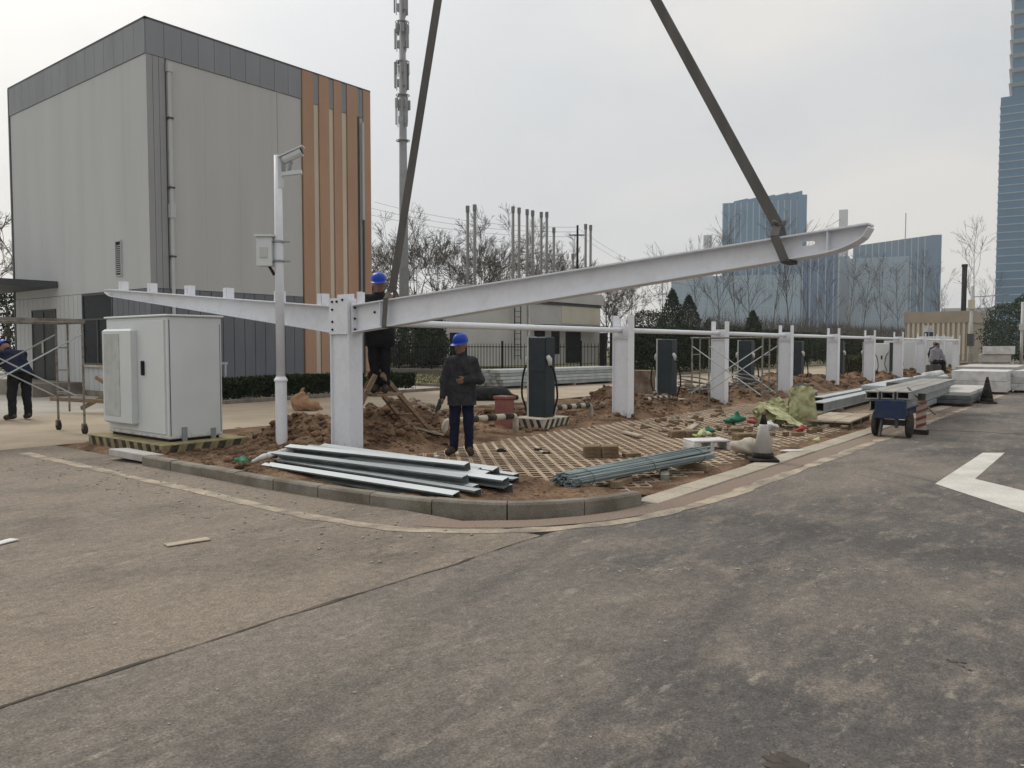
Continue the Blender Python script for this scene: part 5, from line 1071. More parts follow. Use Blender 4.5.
# ------------------------------------------------------------------ scaffolds
def scaffold(label, loc, rot, L, W, H, casters, deck=False, braces=True):
    t = thing('mobile_scaffold', label, 'scaffold', loc, rot); zc = .18 if casters else 0
    for x in (0, L):
        fr = MB()
        for y in (0, W): fr.tube([(x, y, zc), (x, y, H)], .022, 8)
        fr.tube([(x, 0, H), (x, W, H)], .02, 8)
        fr.build('end_frame', M['pipe'], t)
        rg = MB()
        for z in np.arange(zc + .55, H - .2, .42): rg.tube([(x, W * .55, z), (x, W, z)], .016, 6)
        rg.tube([(x, W * .55, zc + .2), (x, W * .55, H)], .018, 6); rg.tube([(x, 0, zc + .52), (x, W, zc + .52)], .016, 6); rg.build('ladder_rungs', M['pipe'], t)
        if casters:
            for y in (0, W):
                c = MB().tube([(x - .025, y, .085), (x + .025, y, .085)], .085, 14).build('caster', M['rubber'], t); MB().box(x - .035, x + .035, y - .02, y + .05, .09, .19).build('caster_fork', M['wood'], c)
    if braces:
        for y in (0, W):
            MB().tube([(0, y, zc + .45), (L, y, H - .2)], .013, 6).build('cross_brace', M['galv'], t); MB().tube([(0, y + .02, H - .2), (L, y + .02, zc + .45)], .013, 6).build('cross_brace', M['galv'], t)
    if deck: MB().box(-.08, L + .08, .05, W - .05, H + .02, H + .07).build('deck', M['pipe'], t)
    MB().tube([(-.05, 0, H), (L + .05, 0, H)], .016, 6).tube([(-.05, W, H), (L + .05, W, H)], .016, 6).build('top_rail', M['pipe'], t)
    return t
# left: its long side runs along +Y; rolled at the cabinet
scaffold('rolling tube scaffold at the left edge beside the cabinet', (4.25, 14.95, 0), 0, 2.08, 1.12, 2.02, True, True)
scaffold('tube scaffold with crossed braces straddling the second bare column', (18.75, 6.72, 0), R(90), 1.75, .98, 1.80, False)
# trestle and timbers behind the left scaffold
t = thing('saw_trestle', 'rough timber trestle frame behind the rolling scaffold', 'trestle', (8.6, 19.3, 0), R(105))
for (a, c) in (((-1.6, 0, .1), (.2, 0, .85)), ((-1.3, .1, .85), (.6, .1, .1)), ((-1.25, .05, 0), (-1.0, .05, .8)), ((-.85, .05, 0), (-1.1, .05, .8)), ((-1.4, .3, .3), (1.4, .3, .32))): MB().bar(a, c, .06, .09).build('timber', M['wood'], t)

# ------------------------------------------------------------------ right side: channels, cart, panels
def boxbeam(label, a, L, w_, h_, rot, m, grp=None, z=0):
    t = thing('steel_box_beam', label, 'steel beam', (*a, z), rot, grp)
    MB().box(0, L, -w_ / 2, w_ / 2, h_ - .02, h_).box(0, L, -w_ / 2, w_ / 2, 0, .02).build('flanges', M[m], t)
    MB().box(0.01, L - .01, -w_ / 2 + .01, -w_ / 2 + .025, .02, h_ - .02).box(0.01, L - .01, w_ / 2 - .025, w_ / 2 - .01, .02, h_ - .02).build('webs', M['galv_d'], t); return t
boxbeam('galvanised box beam lying on the pavers left of the blue cart', (18.3, 5.62), 10.0, .30, .22, R(2.5), 'galv', 'long steel beams by the cart', .10)
boxbeam('second galvanised box beam beside the one on the pavers', (20.2, 6.2), 9.0, .28, .22, R(2), 'galv', 'long steel beams by the cart', .10)
for k, x in enumerate((19.5, 25.5)): tag(MB().box(-.06, .06, -.5, .5, 0, .1).build('timber_block', M['wood'], loc=(x, 5.9, LOT_Z)), 'timber block under the %s end of the galvanised box beams' % ('near', 'far')[k], 'timber')
ct = thing('hand_cart', 'small blue two wheeled cart loaded with long steel beams', 'cart', (14.72, 3.30, 0), R(3))
MB().box(0, 1.6, -.26, .26, .40, .46).build('deck', M['cartblue'], ct); MB().box(-.02, .01, -.26, .24, .34, .66, bev=.01).build('tail_board', M['cartblue'], ct)
MB().box(.25, .33, -.25, .25, .20, .30).build('axle', M['steel_d'], ct)
MB().bar((.1, .12, .4), (.02, .16, .03), .04, .04).bar((.1, -.1, .4), (.06, -.1, .18), .05, .05).build('prop_leg', M['steel_d'], ct)
for sy in (-1, 1):
    y = sy * .27; wl = MB().lathe([(.12, -.045), (.20, -.045), (.225, -.02), (.225, .02), (.20, .045), (.12, .045)], 24); wl.v = [(p[0] + .29, y + p[2], p[1] + .225) for p in wl.v]; wo = wl.build('wheel', M['rubber'], ct, True)
    q = MB().lathe([(.0, -.03), (.118, -.03), (.118, .03), (0, .03)], 16); q.v = [(p[0] + .29, y + p[2], p[1] + .225) for p in q.v]; q.build('rim', M['wood'], wo)
bl = ['upper left', 'upper middle', 'upper right', 'lower left', 'lower right']
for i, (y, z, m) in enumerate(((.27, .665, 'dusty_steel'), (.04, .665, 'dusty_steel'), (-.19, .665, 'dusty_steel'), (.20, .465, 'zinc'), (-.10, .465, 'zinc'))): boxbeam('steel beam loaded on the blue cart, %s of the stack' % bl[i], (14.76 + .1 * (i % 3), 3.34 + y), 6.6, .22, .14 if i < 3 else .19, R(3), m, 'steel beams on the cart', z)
wp = thing('warning_plate', 'red and white striped warning plate beside the cart', 'warning sign', (15.75, 3.0, 0), R(6))
MB().box(-.12, .12, -.12, .12, 0, .08).build('foot', M['rubber'], wp); MB().box(-.02, .0, -.085, .085, .08, .62).build('plate', M['stripe_w'], wp)
for k in range(4): MB().prism([(-.022, .085, .10 + k * .13), (-.022, -.085, .17 + k * .13), (-.022, -.085, .23 + k * .13), (-.022, .085, .16 + k * .13)], (-.004, 0, 0)).build('stripe', M['redpaint'], wp)
MB().box(-.05, .03, -.06, .06, .62, .74).build('head', M['stripe_k'], wp)
for k, (a, c) in enumerate((((14.95, 3.70, .87), (15.4, 2.95, .55)), ((15.3, 3.15, .87), (16.6, 2.92, .3)))):
    tag(MB().bar((0, 0, 0), Vector(c) - Vector(a), .04, .012).build('lashing_strap', M['stripe_w'], loc=a), ('pale lashing strap across the cart load, nearer the tail board', 'pale lashing strap hanging down the right side of the cart load')[k], 'strap')
def panel_stack(label, loc, rot, n, L, W, th, m, jit=.05, grp='stacks of wrapped panels'):
    t = thing('panel_stack', label, 'panels', loc, rot, grp)
    for k in range(n):
        q = MB().box(-L / 2, L / 2, -W / 2, W / 2, k * (th + .006), k * (th + .006) + th, bev=.01).build('panel', m[k % len(m)], t); q.location = (random.uniform(-jit, jit), random.uniform(-jit, jit), .08)
    for x in (-L * .35, L * .35): MB().box(x - .05, x + .05, -W / 2, W / 2, 0, .079).build('bearer', M['wood'], t)
panel_stack('dark and pale panels under the far cone, nearest the road edge', (25.6, 3.95, .0), R(2), 3, 4.4, 1.1, .10, [M['zinc'], M['zinc'], M['slab']])
panel_stack('large white wrapped block behind the far cone', (31.5, 4.1, .0), R(2), 2, 2.6, 1.6, .34, [M['wrap'], M['wrap']])
panel_stack('white wrapped block at the right edge behind the far cone', (33.5, 2.6, .0), R(-3), 3, 3.4, 1.2, .22, [M['wrap'], M['slab']])
panel_stack('tall stack of white boxes in front of the dark trees at right', (58.4, 6.8, .0), R(5), 3, 2.2, 1.7, .5, [M['wrap'], M['slab'], M['wrap']], .2)
panel_stack('low white wrapped sheets right of the sitting worker', (40.5, 4.8, .0), R(2), 4, 5.0, 2.2, .16, [M['wrap'], M['slab']], .15)
panel_stack('dark banded steel sections stacked between the cart and the white block', (23.5, 4.55, .0), R(2), 5, 5.0, .8, .12, [M['galv_d'], M['zinc'], M['galv_d']], .08)
panel_stack('pale sheets lying along the pavers behind the cart', (28, 5.9, .0), R(3), 3, 7.0, 1.2, .12, [M['slab'], M['wrap'], M['galv']], .12)
pw_ = [('upper', 5.35, .62), ('lower', 5.62, .5), ('short', 5.0, .5)]
for k, (nm, v, z) in enumerate(pw_):
    tag(MB().tube([(0, 0, 0), (3.2 - k * .6, .1, 0)], .12, 12).build('white_pipe', M['wrap'], loc=(28.5, v, z), smooth=True), '%s white plastic pipe on the pale sheets below the sitting worker' % nm, 'pipe', 'white plastic pipes')
o = thing('covered_machine', 'black covered drum with hoses right of the box beams', 'machine', (21.0, 6.9, 0), R(20))
V, F = sdf_mesh([(v3(-.3, 0, .3), v3(.3, 0, .32), .30, .28, (1, 1, 1), .06), (v3(-.3, 0, .1), v3(.3, 0, .1), .28, .28, (1, 1, 1), .06)], .03, .06, [(v3(0, 0, 0), v3(0, 0, -1))], .01); link('cover', np_mesh('cover', V, F, M['black'], True), o)
for k in range(5): MB().tube([(.3 + .25 * k * math.cos(q) + .3 * q, -.2 + .5 * math.sin(q * 2 + k) * .5, .12 + .3 * math.sin(q * 1.1) * (1 - k * .1)) for q in np.linspace(0, 2.6, 14)], .03, 6).build('hose', M['slab'], o, True)
# white control cabinets between the far columns
for k, (u, v, w_, h_) in enumerate(((45.0, 10.4, 1.4, 1.75), (49.5, 10.4, 2.6, 1.9), (57.0, 10.2, 2.8, 2.2))):
    t = thing('control_cabinet', ('pale cabinet behind the sixth bare column', 'wide white cabinet between the seventh and eighth columns', 'white cabinet behind the last column of the row')[k], 'cabinet', (u, v, 0), 0, 'white cabinets at the far end'); MB().box(-w_ / 2, w_ / 2, -.8, .8, .1, h_, bev=.02).build('body', M['white_cab'], t); MB().box(-w_ / 2 - .012, -w_ / 2 - .001, -.7, .7, .2, h_ - .1).build('door', M['white_cab'], t); MB().box(-w_ / 2 + .05, w_ / 2 - .05, -.7, .7, 0, .1).build('skid', M['stripe_k'], t)
    MB().box(-w_ / 2 - .03, -w_ / 2 - .013, -.05, .02, .9, 1.1).build('handle', M['black'], t)
t = thing('step_frame', 'small tube step frame leaning by the far columns', 'frame', (46.8, 6.9, 0), YAW - R(90)); MB().tube([(-.3, 0, 0), (-.3, 0, 1.15), (.3, 0, 1.2), (.42, 0, 0)], .025, 6).tube([(-.3, 0, .6), (.35, 0, .6)], .02, 6).build('frame', M['pipe'], t); MB().box(-.25, .1, -.1, .1, .3, .75).build('motor', M['rock'], t)
pk = thing('parking_sign', 'blue and white parking sign above the far columns', 'sign', (*site((928 - 512) / 785 * 62, 62), 0), R(-75)); MB().tube([(0, 0, 0), (0, 0, 3.2)], .05, 8).build('post', M['pole_g'], pk); MB().box(-.30, .30, -.03, .0, 1.9, 2.7).build('lower_panel', M['cartblue'], pk); MB().box(-.34, .34, -.04, .0, 2.71, 3.2).build('upper_panel', M['wrap'], pk)

# ------------------------------------------------------------------ pipes stacked across the lane
ps = thing('profile_stack', 'long stack of galvanised steel profiles on the lane behind the first charging post', 'steel stack', (22.6, 18.3, 0), R(-6))
for k in range(5):
    for j in range(5): MB().box(random.uniform(-.3, .0), 7.4 + random.uniform(-.5, .3), j * .26, j * .26 + .24, .10 + k * .125, .21 + k * .125).build('profile', M['galv' if (k + j) % 3 else 'galv_d'], ps)
for x in (1, 4, 6.5): MB().box(x - .06, x + .06, -.1, 1.4, 0, .098).build('bearer', M['wood'], ps)
V, F = sdf_mesh([(v3(-.5, 0, .18), v3(.4, 0, .2), .22, .2, (1, 1, 1), .1), (v3(.3, 0, .15), v3(.8, 0, .1), .18, .08, (1, 1, 1), .1)], .03, .08, [(v3(0, 0, 0), v3(0, 0, -1))], .02); tag(link('black_bag', np_mesh('black_bag', V, F, M['black'], True), None, (17.6, 14.8, .0), YAW - R(90)), 'black plastic bag heap on the lane right of the standing worker', 'bag')
tag(MB().box(-.3, .3, -.3, .3, 0, .75, bev=.01).build('brown_crate', M['rock'], loc=(21.6, 11.9, .1), rotz=.3), 'brown crate behind the first bare column', 'crate')

# ------------------------------------------------------------------ iron fence on a low stone wall
A, Bf = Vector((30.2, 40.0, 0)), Vector((33.3, 20.9, 0)); fd = (Bf - A); FL = fd.length; fan = math.atan2(fd.y, fd.x)
lw = thing('low_wall', 'low grey stone wall carrying the iron fence', 'wall', A, fan); 
nb = int(FL / .62)
sm = MB().box(0, .61, -.15, .15, 0, .155, bev=.012).mesh('stone', M['stonewall'])
for k in range(nb):
    for r in range(2): link('stone', sm, lw, (k * .62 - .3 * r + .3, random.uniform(-.012, .012), r * .158))
fe = thing('iron_fence', 'black iron railing fence before the white building', 'fence', (A.x, A.y, .316), fan)
pk_ = MB().box(-.012, .012, -.012, .012, .03, 1.42).mesh('picket', M['iron']); po = MB().box(-.045, .045, -.045, .045, 0, 1.55).mesh('post', M['iron'])
x = .15; i = 0
while x < FL:
    link('picket' if i % 12 else 'post', pk_ if i % 12 else po, fe, (x, 0, 0)); x += .19; i += 1
for z in (.12, 1.22): MB().box(0, FL, -.02, .02, z, z + .04).build('rail', M['iron'], fe)
gt = thing('iron_gate', 'black iron gate with taller posts at the right end of the fence', 'gate', (Bf.x, Bf.y, 0), fan)
for k, x in enumerate((.1, .65)): MB().box(x, x + .28, -.14, .14, 0, 2.25).build('gate_post', M['iron'], gt)
for k in range(6): MB().box(1.05 + k * .2, 1.075 + k * .2, -.012, .012, .2, 1.75).build('picket', M['iron'], gt)
MB().box(.93, 2.2, -.02, .02, .3, .35).box(.93, 2.2, -.02, .02, 1.55, 1.6).build('rail', M['iron'], gt)

# ------------------------------------------------------------------ white low building with flues
wb = thing('white_building', 'low white flat roofed building behind the iron fence', 'building', (42, 40, 0))
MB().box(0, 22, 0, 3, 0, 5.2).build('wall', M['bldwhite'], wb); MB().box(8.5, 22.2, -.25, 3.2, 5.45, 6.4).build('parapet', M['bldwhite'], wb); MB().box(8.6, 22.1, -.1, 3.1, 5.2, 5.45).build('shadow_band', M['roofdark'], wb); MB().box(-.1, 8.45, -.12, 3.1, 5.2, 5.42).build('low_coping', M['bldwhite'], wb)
MB().box(15.5, 21.95, -.04, .02, 3.6, 5.19).build('cream_panel', M['cream'], wb)
lad = MB()
for x in (8.2, 9.0): lad.box(x, x + .06, -.5, -.44, .5, 5.6)
for z in np.arange(.8, 5.5, .45): lad.box(8.26, 9.0, -.5, -.45, z, z + .04)
lad.build('roof_ladder', M['iron'], wb)
MB().tube([(10.6, -.12, 0), (10.6, -.12, 5.2)], .09, 8).build('downpipe', M['wrap'], wb)
MB().box(1.0, 2.0, -.05, .0, .9, 2.6).build('window', M['darkglass'], wb)
for k, (x0, x1) in enumerate(((11.5, 13.0), (14.0, 15.2), (16.2, 18.6))):
    wv = MB().box(x0, x1, -.05, .0, .9 - .8 * (k == 2), 3.0).build('window' if k < 2 else 'door', M['darkglass'], wb); MB().box(x0 - .05, x1 + .05, -.09, -.051, 2.95, 3.05).build('lintel', M['roofdark'], wv)
MB().box(11, 21, -1.5, -.26, 3.3, 3.42).build('awning', M['roofdark'], wb)
fl = [(468, 60, 206 + 30, 12.4), (475, 60, 0, 12.5), (513, 66, 0, 13.4), (519, 66, 0, 13.3), (527, 68, 0, 13.5), (532.5, 68, 0, 13.4), (541, 70, 0, 13.6), (546.5, 70, 0, 13.6), (553.5, 71, 0, 12.3), (585, 74, 0, 13.1), (590, 74, 0, 13.0), (572.5, 74, 0, 10.2)]
for k, (px, d, _, h) in enumerate(fl):
    u, v = site((px - 512) / 785 * (d + 4), d + 4)
    t = thing('flue_pipe', 'tall thin grey flue pipe, number %s of the row counted from the left' % (['one', 'two', 'three', 'four', 'five', 'six', 'seven', 'eight', 'nine', 'eleven', 'twelve', 'ten'][k]), 'flue', (u, v, 0), 0, 'flue pipes behind the white building')
    MB().tube([(0, 0, 0), (0, 0, h)], .125, 10).build('pipe', M['flue'], t, True); MB().tube([(0, 0, h), (0, 0, h + .5)], .16, 10).build('cap', M['flue'], t)
un = thing('roof_unit', 'grey rooftop air unit on the white building', 'air unit', (46.2, 41, 5.42)); MB().box(0, 2.4, 0, 1.2, .2, 1.0, bev=.05).build('casing', M['pole_g'], un); MB().box(.1, 2.3, .1, 1.1, 0, .199).build('frame', M['iron'], un)

# ------------------------------------------------------------------ telecom monopole
du, dv = site((404.5 - 512) / 785 * 66, 66)
tm = thing('telecom_mast', 'tall grey telecom monopole with stacked antennas', 'mast', (du, dv, 0))
H_ = 31.5
MB().tube([(0, 0, 0), (0, 0, 14), (0, 0, H_)], [.46, .34, .24], 16).build('pole', M['pole_g'], tm, True); MB().tube([(0, 0, H_), (0, 0, H_ + 3)], .03, 6).build('lightning_rod', M['pole_g'], tm)
for z in (18.6, 22.3, 25.0, 28.2): 
    ring = MB(); ring.tube([(.55 * math.cos(a), .55 * math.sin(a), z) for a in np.linspace(0, 6.2832, 17)], .035, 6, cap=False).tube([(.36 * math.cos(a), .36 * math.sin(a), z) for a in np.linspace(0, 6.2832, 17)], .06, 6, cap=False)
    for a in np.arange(0, 6.2, 1.047): ring.tube([(.3 * math.cos(a), .3 * math.sin(a), z), (.56 * math.cos(a), .56 * math.sin(a), z)], .025, 5)
    ring.build('ring', M['pole_g'], tm)
for (z, h, r, n, ph) in ((19.9, 1.5, .55, 3, .3), (21.2, .8, .6, 4, 1.3), (22.9, 2.1, .62, 3, .1), (24.0, .9, .5, 4, .9), (26.0, 1.6, .6, 3, .5), (27.3, .7, .5, 5, .2), (29.0, 1.6, .62, 3, .2), (30.4, 1.0, .5, 4, 1.0)):
    for k in range(n):
        a = ph + k * 6.2832 / n; cx, cyy = r * math.cos(a), r * math.sin(a); an = MB().box(-.06, .06, -.12, .12, 0, h, bev=.02).build('antenna', M['pole_g'], tm, loc=(cx, cyy, z), rotz=a)
        MB().tube([(-.14, 0, -.2), (-.14, 0, h + .2)], .035, 6).tube([(-.14, 0, .3), (-r + .2, 0, .3)], .03, 5).tube([(-.14, 0, h - .3), (-r + .2, 0, h - .3)], .03, 5).box(-.4, -.2, -.12, .12, .1, .7).build('mount', M['pole_g'], an)

# ------------------------------------------------------------------ trees
def bare_tree(seed, h, spread, levels=5, r0=.18, slim=False):
    rs = random.Random(seed); segs = []
    def grow(p, d, L, r, lv):
        n = 4 if lv < 3 else 3; pts = [p]; rad = [r]; q = p.copy(); dd = d.copy()
        for i in range(n):
            dd = (dd + Vector((rs.gauss(0, .03 if slim and lv == 0 else .13), rs.gauss(0, .03 if slim and lv == 0 else .13), rs.gauss(.05 if lv else .02, .06)))).normalized(); q = q + dd * (L / n); pts.append(q.copy()); rad.append(max(.010 if slim else .020, r * (1 - .55 * (i + 1) / n)))
        segs.append((pts, rad, 6 if lv == 0 else (4 if lv < 3 else 3)))
        if lv >= levels: return
        nc = (rs.randint(9, 12) if slim else rs.randint(5, 7)) if lv == 0 else rs.randint(3, 5)
        for c in range(nc):
            t = rs.uniform(.2 if slim else .35, 1.0) if lv == 0 else rs.uniform(.25, 1); i = min(n - 1, int(t * n)); f = t * n - i; b_ = pts[i].lerp(pts[i + 1], f); ax = (pts[i + 1] - pts[i]).normalized()
            an = rs.uniform(.35, .6) if slim else rs.uniform(.4, spread); az = rs.uniform(0, 6.28); s = ax.orthogonal().normalized(); s2 = ax.cross(s); nd = ax * math.cos(an) + (s * math.cos(az) + s2 * math.sin(az)) * math.sin(an); nd.z = max(nd.z, -.05)
            fL = (.33 if slim else .62) if lv == 0 else .62
            grow(b_, nd.normalized(), L * fL * rs.uniform(.7, 1.1) * (1.15 - .5 * t if slim and lv == 0 else 1), max(.012, rad[i] * .6), lv + 1)
    grow(Vector((0, 0, 0)), Vector((0, 0, 1)), h * (.95 if slim else .42), r0, 0)
    return segs
def tree_thing(name, label, loc, segs, m, grp, cat='tree'):
    t = thing(name, label, cat, loc, 0, grp); a = MB(); c = MB()
    for i, (p, r, n) in enumerate(segs): (a if i == 0 else c).tube(p, r, n, cap=False)
    a.build('trunk', m, t, True); c.build('crown', m, t); return t
T = [tree_thing('bare_tree', 'bare branching tree behind the left part of the beam, nearest the mast', (0, 0, 0), bare_tree(3, 24, .7, 5, .2), M['bark'], 'bare trees behind the fence')]
T += [tree_thing('bare_tree', 'x', (0, 0, 0), bare_tree(sd, 24, .7, 5, .2), M['bark'], 'bare trees behind the fence') for sd in (11, 19)]
spec = [(380, 86, 0, .82, 'bare tree close beside the corner of the panelled building'), (424, 90, 1, .85, 'bare tree just right of the telecom mast'), (452, 88, 2, .88, 'bare spreading tree left of the first pair of flue pipes'), (490, 92, 0, .92, 'bare spreading tree between the pairs of flue pipes'), (405, 110, 2, .9, 'distant bare tree behind the telecom mast'), (535, 100, 1, .85, 'bare tree behind the middle flue pipes'), (570, 102, 2, .8, 'bare tree behind the right flue pipes'), (605, 105, 0, .7, 'low bare tree right of the flue pipes, behind the beam'), (470, 118, 1, 1.05, 'far bare tree behind the left flue pipes'), (-6, 52, 2, .75, 'bare tree at the left edge behind the panelled building'), (4, 66, 0, .8, 'farther bare tree at the left edge of the picture'), (440, 104, 0, .95, 'bare tree just left of the left flue pipes, farther back'), (510, 112, 2, 1.0, 'bare tree behind the left edge of the middle flue pipes'), (552, 118, 0, .95, 'bare tree behind the gap in the flue pipes'), (625, 100, 2, .62, 'low bare tree behind the first bare column'), (640, 115, 1, .65, 'bare tree left of the dark evergreens')]
used = set()
for (px, d, k, s, lab) in spec:
    u, v = site((px - 512) / 785 * d, d)
    if k not in used: o = T[k]; used.add(k); o.location = (u, v, 0); o.rotation_euler[2] = random.uniform(0, 6); o.scale = (s,) * 3; o['label'] = lab
    else: dup(T[k], (u, v, 0), random.uniform(0, 6), lab, s)
P_ = [tree_thing('slim_tree', 'x', (0, 0, 0), bare_tree(sd, 12.5, .5, 3, .05, True), M['bark_p'], 'slim bare trees before the glass towers') for sd in (5, 8)]
spec = [(662, 82, .95, 'slim bare tree left of all those before the glass towers'), (698, 78, .9, 'slim bare tree before the pale slab tower'), (722, 75, 1.0, 'slim bare tree at the left edge of the tallest glass block'), (736, 84, 1.15, 'slim bare tree before the tall glass block, left of the sling loop'), (752, 80, .95, 'slim bare tree before the tall glass block, under the sling loop'), (770, 84, 1.05, 'slim bare tree just right of the sling loop'), (789, 80, 1.2, 'tall slim bare tree before the right edge of the tall glass block'), (806, 92, 1.0, 'slim bare tree before the deep blue block'), (826, 90, .95, 'slim bare tree before the deep blue block, near its right edge'), (846, 96, .95, 'slim bare tree below the end of the beam'), (861, 100, 1.0, 'slim bare tree before the left side of the curved office block'), (880, 104, 1.0, 'slim bare tree before the middle of the curved office block'), (899, 108, 1.05, 'slim bare tree before the right side of the curved office block'), (920, 112, 1.1, 'slim bare tree left of the tan building'), (941, 110, 1.05, 'slim bare tree behind the tan building'), (972, 105, 1.35, 'tall slim bare tree between the offices and the blue tower'), (985, 130, 1.1, 'slim bare tree close left of the blue tower')]
for i, (px, d, s, lab) in enumerate(spec):
    u, v = site((px - 512) / 785 * d, d)
    if i < 2: o = P_[i]; o.location = (u, v, 0); o.scale = (s * .95,) * 3; o['label'] = lab
    else: dup(P_[i % 2], (u, v, 0), random.uniform(0, 6), lab, s * .95)
# dense far thicket of bare twigs along the lane
n = 42000; q = np.random.rand(n); U = 60 + q * 95; Vv = 26 + np.random.rand(n) * 12; hh = 3.9 * (.6 + .8 * fbm(U, Vv, 7, 3, 61)); Z = np.random.rand(n) * hh
D_ = np.stack([np.random.randn(n) * .3, np.random.randn(n) * .3, np.abs(np.random.randn(n)) * .7 + .3], 1) * np.random.uniform(.4, 1.1, (n, 1)); Sd = np.random.randn(n, 3); Sd = np.cross(D_, Sd); Sd = Sd / np.linalg.norm(Sd, axis=1)[:, None] * .018
Pp = np.stack([U, Vv, Z], 1); Vt = np.stack([Pp - Sd, Pp + Sd, Pp + D_], 1).reshape(-1, 3); link('twig_thicket', np_mesh('twig_thicket', Vt, np.arange(3 * n).reshape(n, 3), M['bark']), kind='stuff')
# evergreens
def evergreen(name, label, loc, h, r, n, m, conical=True, seed=0):
    t = thing(name, label, 'tree', loc, 0, 'evergreen trees behind the columns'); MB().tube([(0, 0, 0), (.1, .05, h * .5), (0, 0, h * .92)], [.16, .11, .03], 8).build('trunk', M['bark'], t, True)
    z = h * (.08 + .92 * np.random.rand(n) ** 1.25); a = np.random.rand(n) * 6.2832; prof = (1 - (z / h)) ** .75 + .05 if conical else np.sqrt(np.clip(1 - ((z / h - .5) / .52) ** 2, 0, 1))
    lob = .42 + 1.15 * fbm(a * 1.9 + 7, z / h * 9, 1, 4, 70 + seed); rr = r * prof * lob * (.45 + .55 * np.sqrt(np.random.rand(n)))
    leaf_cloud('crown', np.stack([rr * np.cos(a), rr * np.sin(a), z + np.random.randn(n) * .1], 1), .10, m, t); return t
for k, (px, d, h, r, lab, con) in enumerate([(648, 72, 4.8, 2.0, 'dark rounded evergreen left of the pale slab tower', False), (672, 66, 6.2, 2.0, 'dark pointed evergreen behind the second charging post', True), (688, 70, 6.0, 2.0, 'dark pointed evergreen right of the tallest of the pair', True), (708, 74, 4.0, 1.6, 'low dark evergreen behind the second bare column', True), (730, 72, 3.4, 1.9, 'low dark evergreen behind the left frame of the scaffold', False), (752, 70, 4.6, 1.6, 'dark evergreen behind the middle of the scaffold', True), (775, 78, 3.2, 2.2, 'dark evergreen behind the third bare column', False), (815, 84, 2.9, 2.2, 'dark evergreen left of the fourth bare column', False), (845, 90, 2.8, 2.4, 'dark evergreen right of the fourth bare column', False), (1008, 76, 5.6, 2.6, 'dark evergreen before the foot of the blue tower', False), (1030, 66, 5.8, 2.6, 'dark evergreen cut by the right edge of the picture', False), (992, 95, 4.6, 2.8, 'dark evergreen left of the foot of the blue tower', False), (385, 58, 4.4, 2.4, 'dark evergreen left of the white building, behind the ladder worker', False), (413, 55, 4.3, 2.2, 'dark evergreen beside the left corner of the white building', False), (431, 56, 4.0, 1.3, 'small dark evergreen touching the white building corner', False), (8, 45, 4.6, 2.0, 'dark evergreen at the left edge behind the canopy', False)]):
    u, v = site((px - 512) / 785 * d, d); evergreen('evergreen_tree', lab, (u, v, 0), h, r, 4800, M['leaf_c'], con, k)
hedge('tall_hedge', 'tall dark green hedge behind the columns along the lane', 36.5, 66, 20.6, 22.4, 2.6, 52000, M['leaf_d'], .09, .02)
hedge('tall_hedge', 'dark hedge far down the lane behind the last columns', 70, 110, 20.6, 22.8, 2.3, 26000, M['leaf_d'], .12, .02)
hedge('olive_hedge', 'olive shrubs behind the far columns', 44, 62, 12.0, 13.2, 1.0, 14000, M['leaf_o'], .07, .02)
# grass tufts on the verge
n = 16000; U = np.random.uniform(22.6, 45, n); Vv = np.random.uniform(20, 44, n); Pp = np.stack([U, Vv, np.full(n, .02)], 1); Tp = Pp + np.stack([np.random.randn(n) * .05, np.random.randn(n) * .05, np.random.uniform(.05, .16, n)], 1); Sd = np.random.randn(n, 3) * (.02, .02, 0)
link('verge_grass', np_mesh('verge_grass', np.stack([Pp - Sd, Pp + Sd, Tp], 1).reshape(-1, 3), np.arange(3 * n).reshape(n, 3), M['grass']), kind='stuff')

# ------------------------------------------------------------------ utility poles, wires
up_ = thing('utility_pole', 'thin utility pole with crossarm right of the flue pipes', 'pole', (*site((577 - 512) / 785 * 84, 84), 0)); MB().tube([(0, 0, 0), (0, 0, 14.4)], [.16, .11], 8).build('pole', M['iron'], up_); MB().box(-.9, .9, -.06, .06, 13.3, 13.42).build('crossarm', M['iron'], up_, rotz=YAW - R(90))
def wire(label, a, b_, sag):
    a, b_ = Vector(a), Vector(b_); P = []
    for k in range(25): t = k / 24; p = a.lerp(b_, t); p.z -= sag * 4 * t * (1 - t); P.append(p - a)
    tag(MB().tube(P, .014, 4, cap=False).build('power_line', M['cable'], loc=a), label, 'cable', 'power lines over the flue pipes')
up0 = Vector((*site((577 - 512) / 785 * 84, 84), 0))
for k in range(3): wire('thin power line, %s of the three crossing above the bare trees' % ('topmost', 'middle', 'lowest')[k], (*site(-16 - k, 92), 18.3 - k * .55), up0 + Vector((0, 0, 14.2 - k * .5)), .8)
for k in range(2): wire('%s power line falling right from the utility pole' % ('upper', 'lower')[k], up0 + Vector((0, 0, 14.1 - k * .6)), (*site(28, 120), 11.5 - k * .8), 1.2)
dk = thing('chimney_pole', 'dark slender pole standing above the tan building', 'pole', (*site((962 - 512) / 785 * 120, 120), 0)); MB().tube([(0, 0, 0), (0, 0, 13.6)], .36, 12).build('pole', M['iron'], dk, True); MB().tube([(0, 0, 13.6), (0, 0, 14)], .42, 12).build('cap', M['iron'], dk)
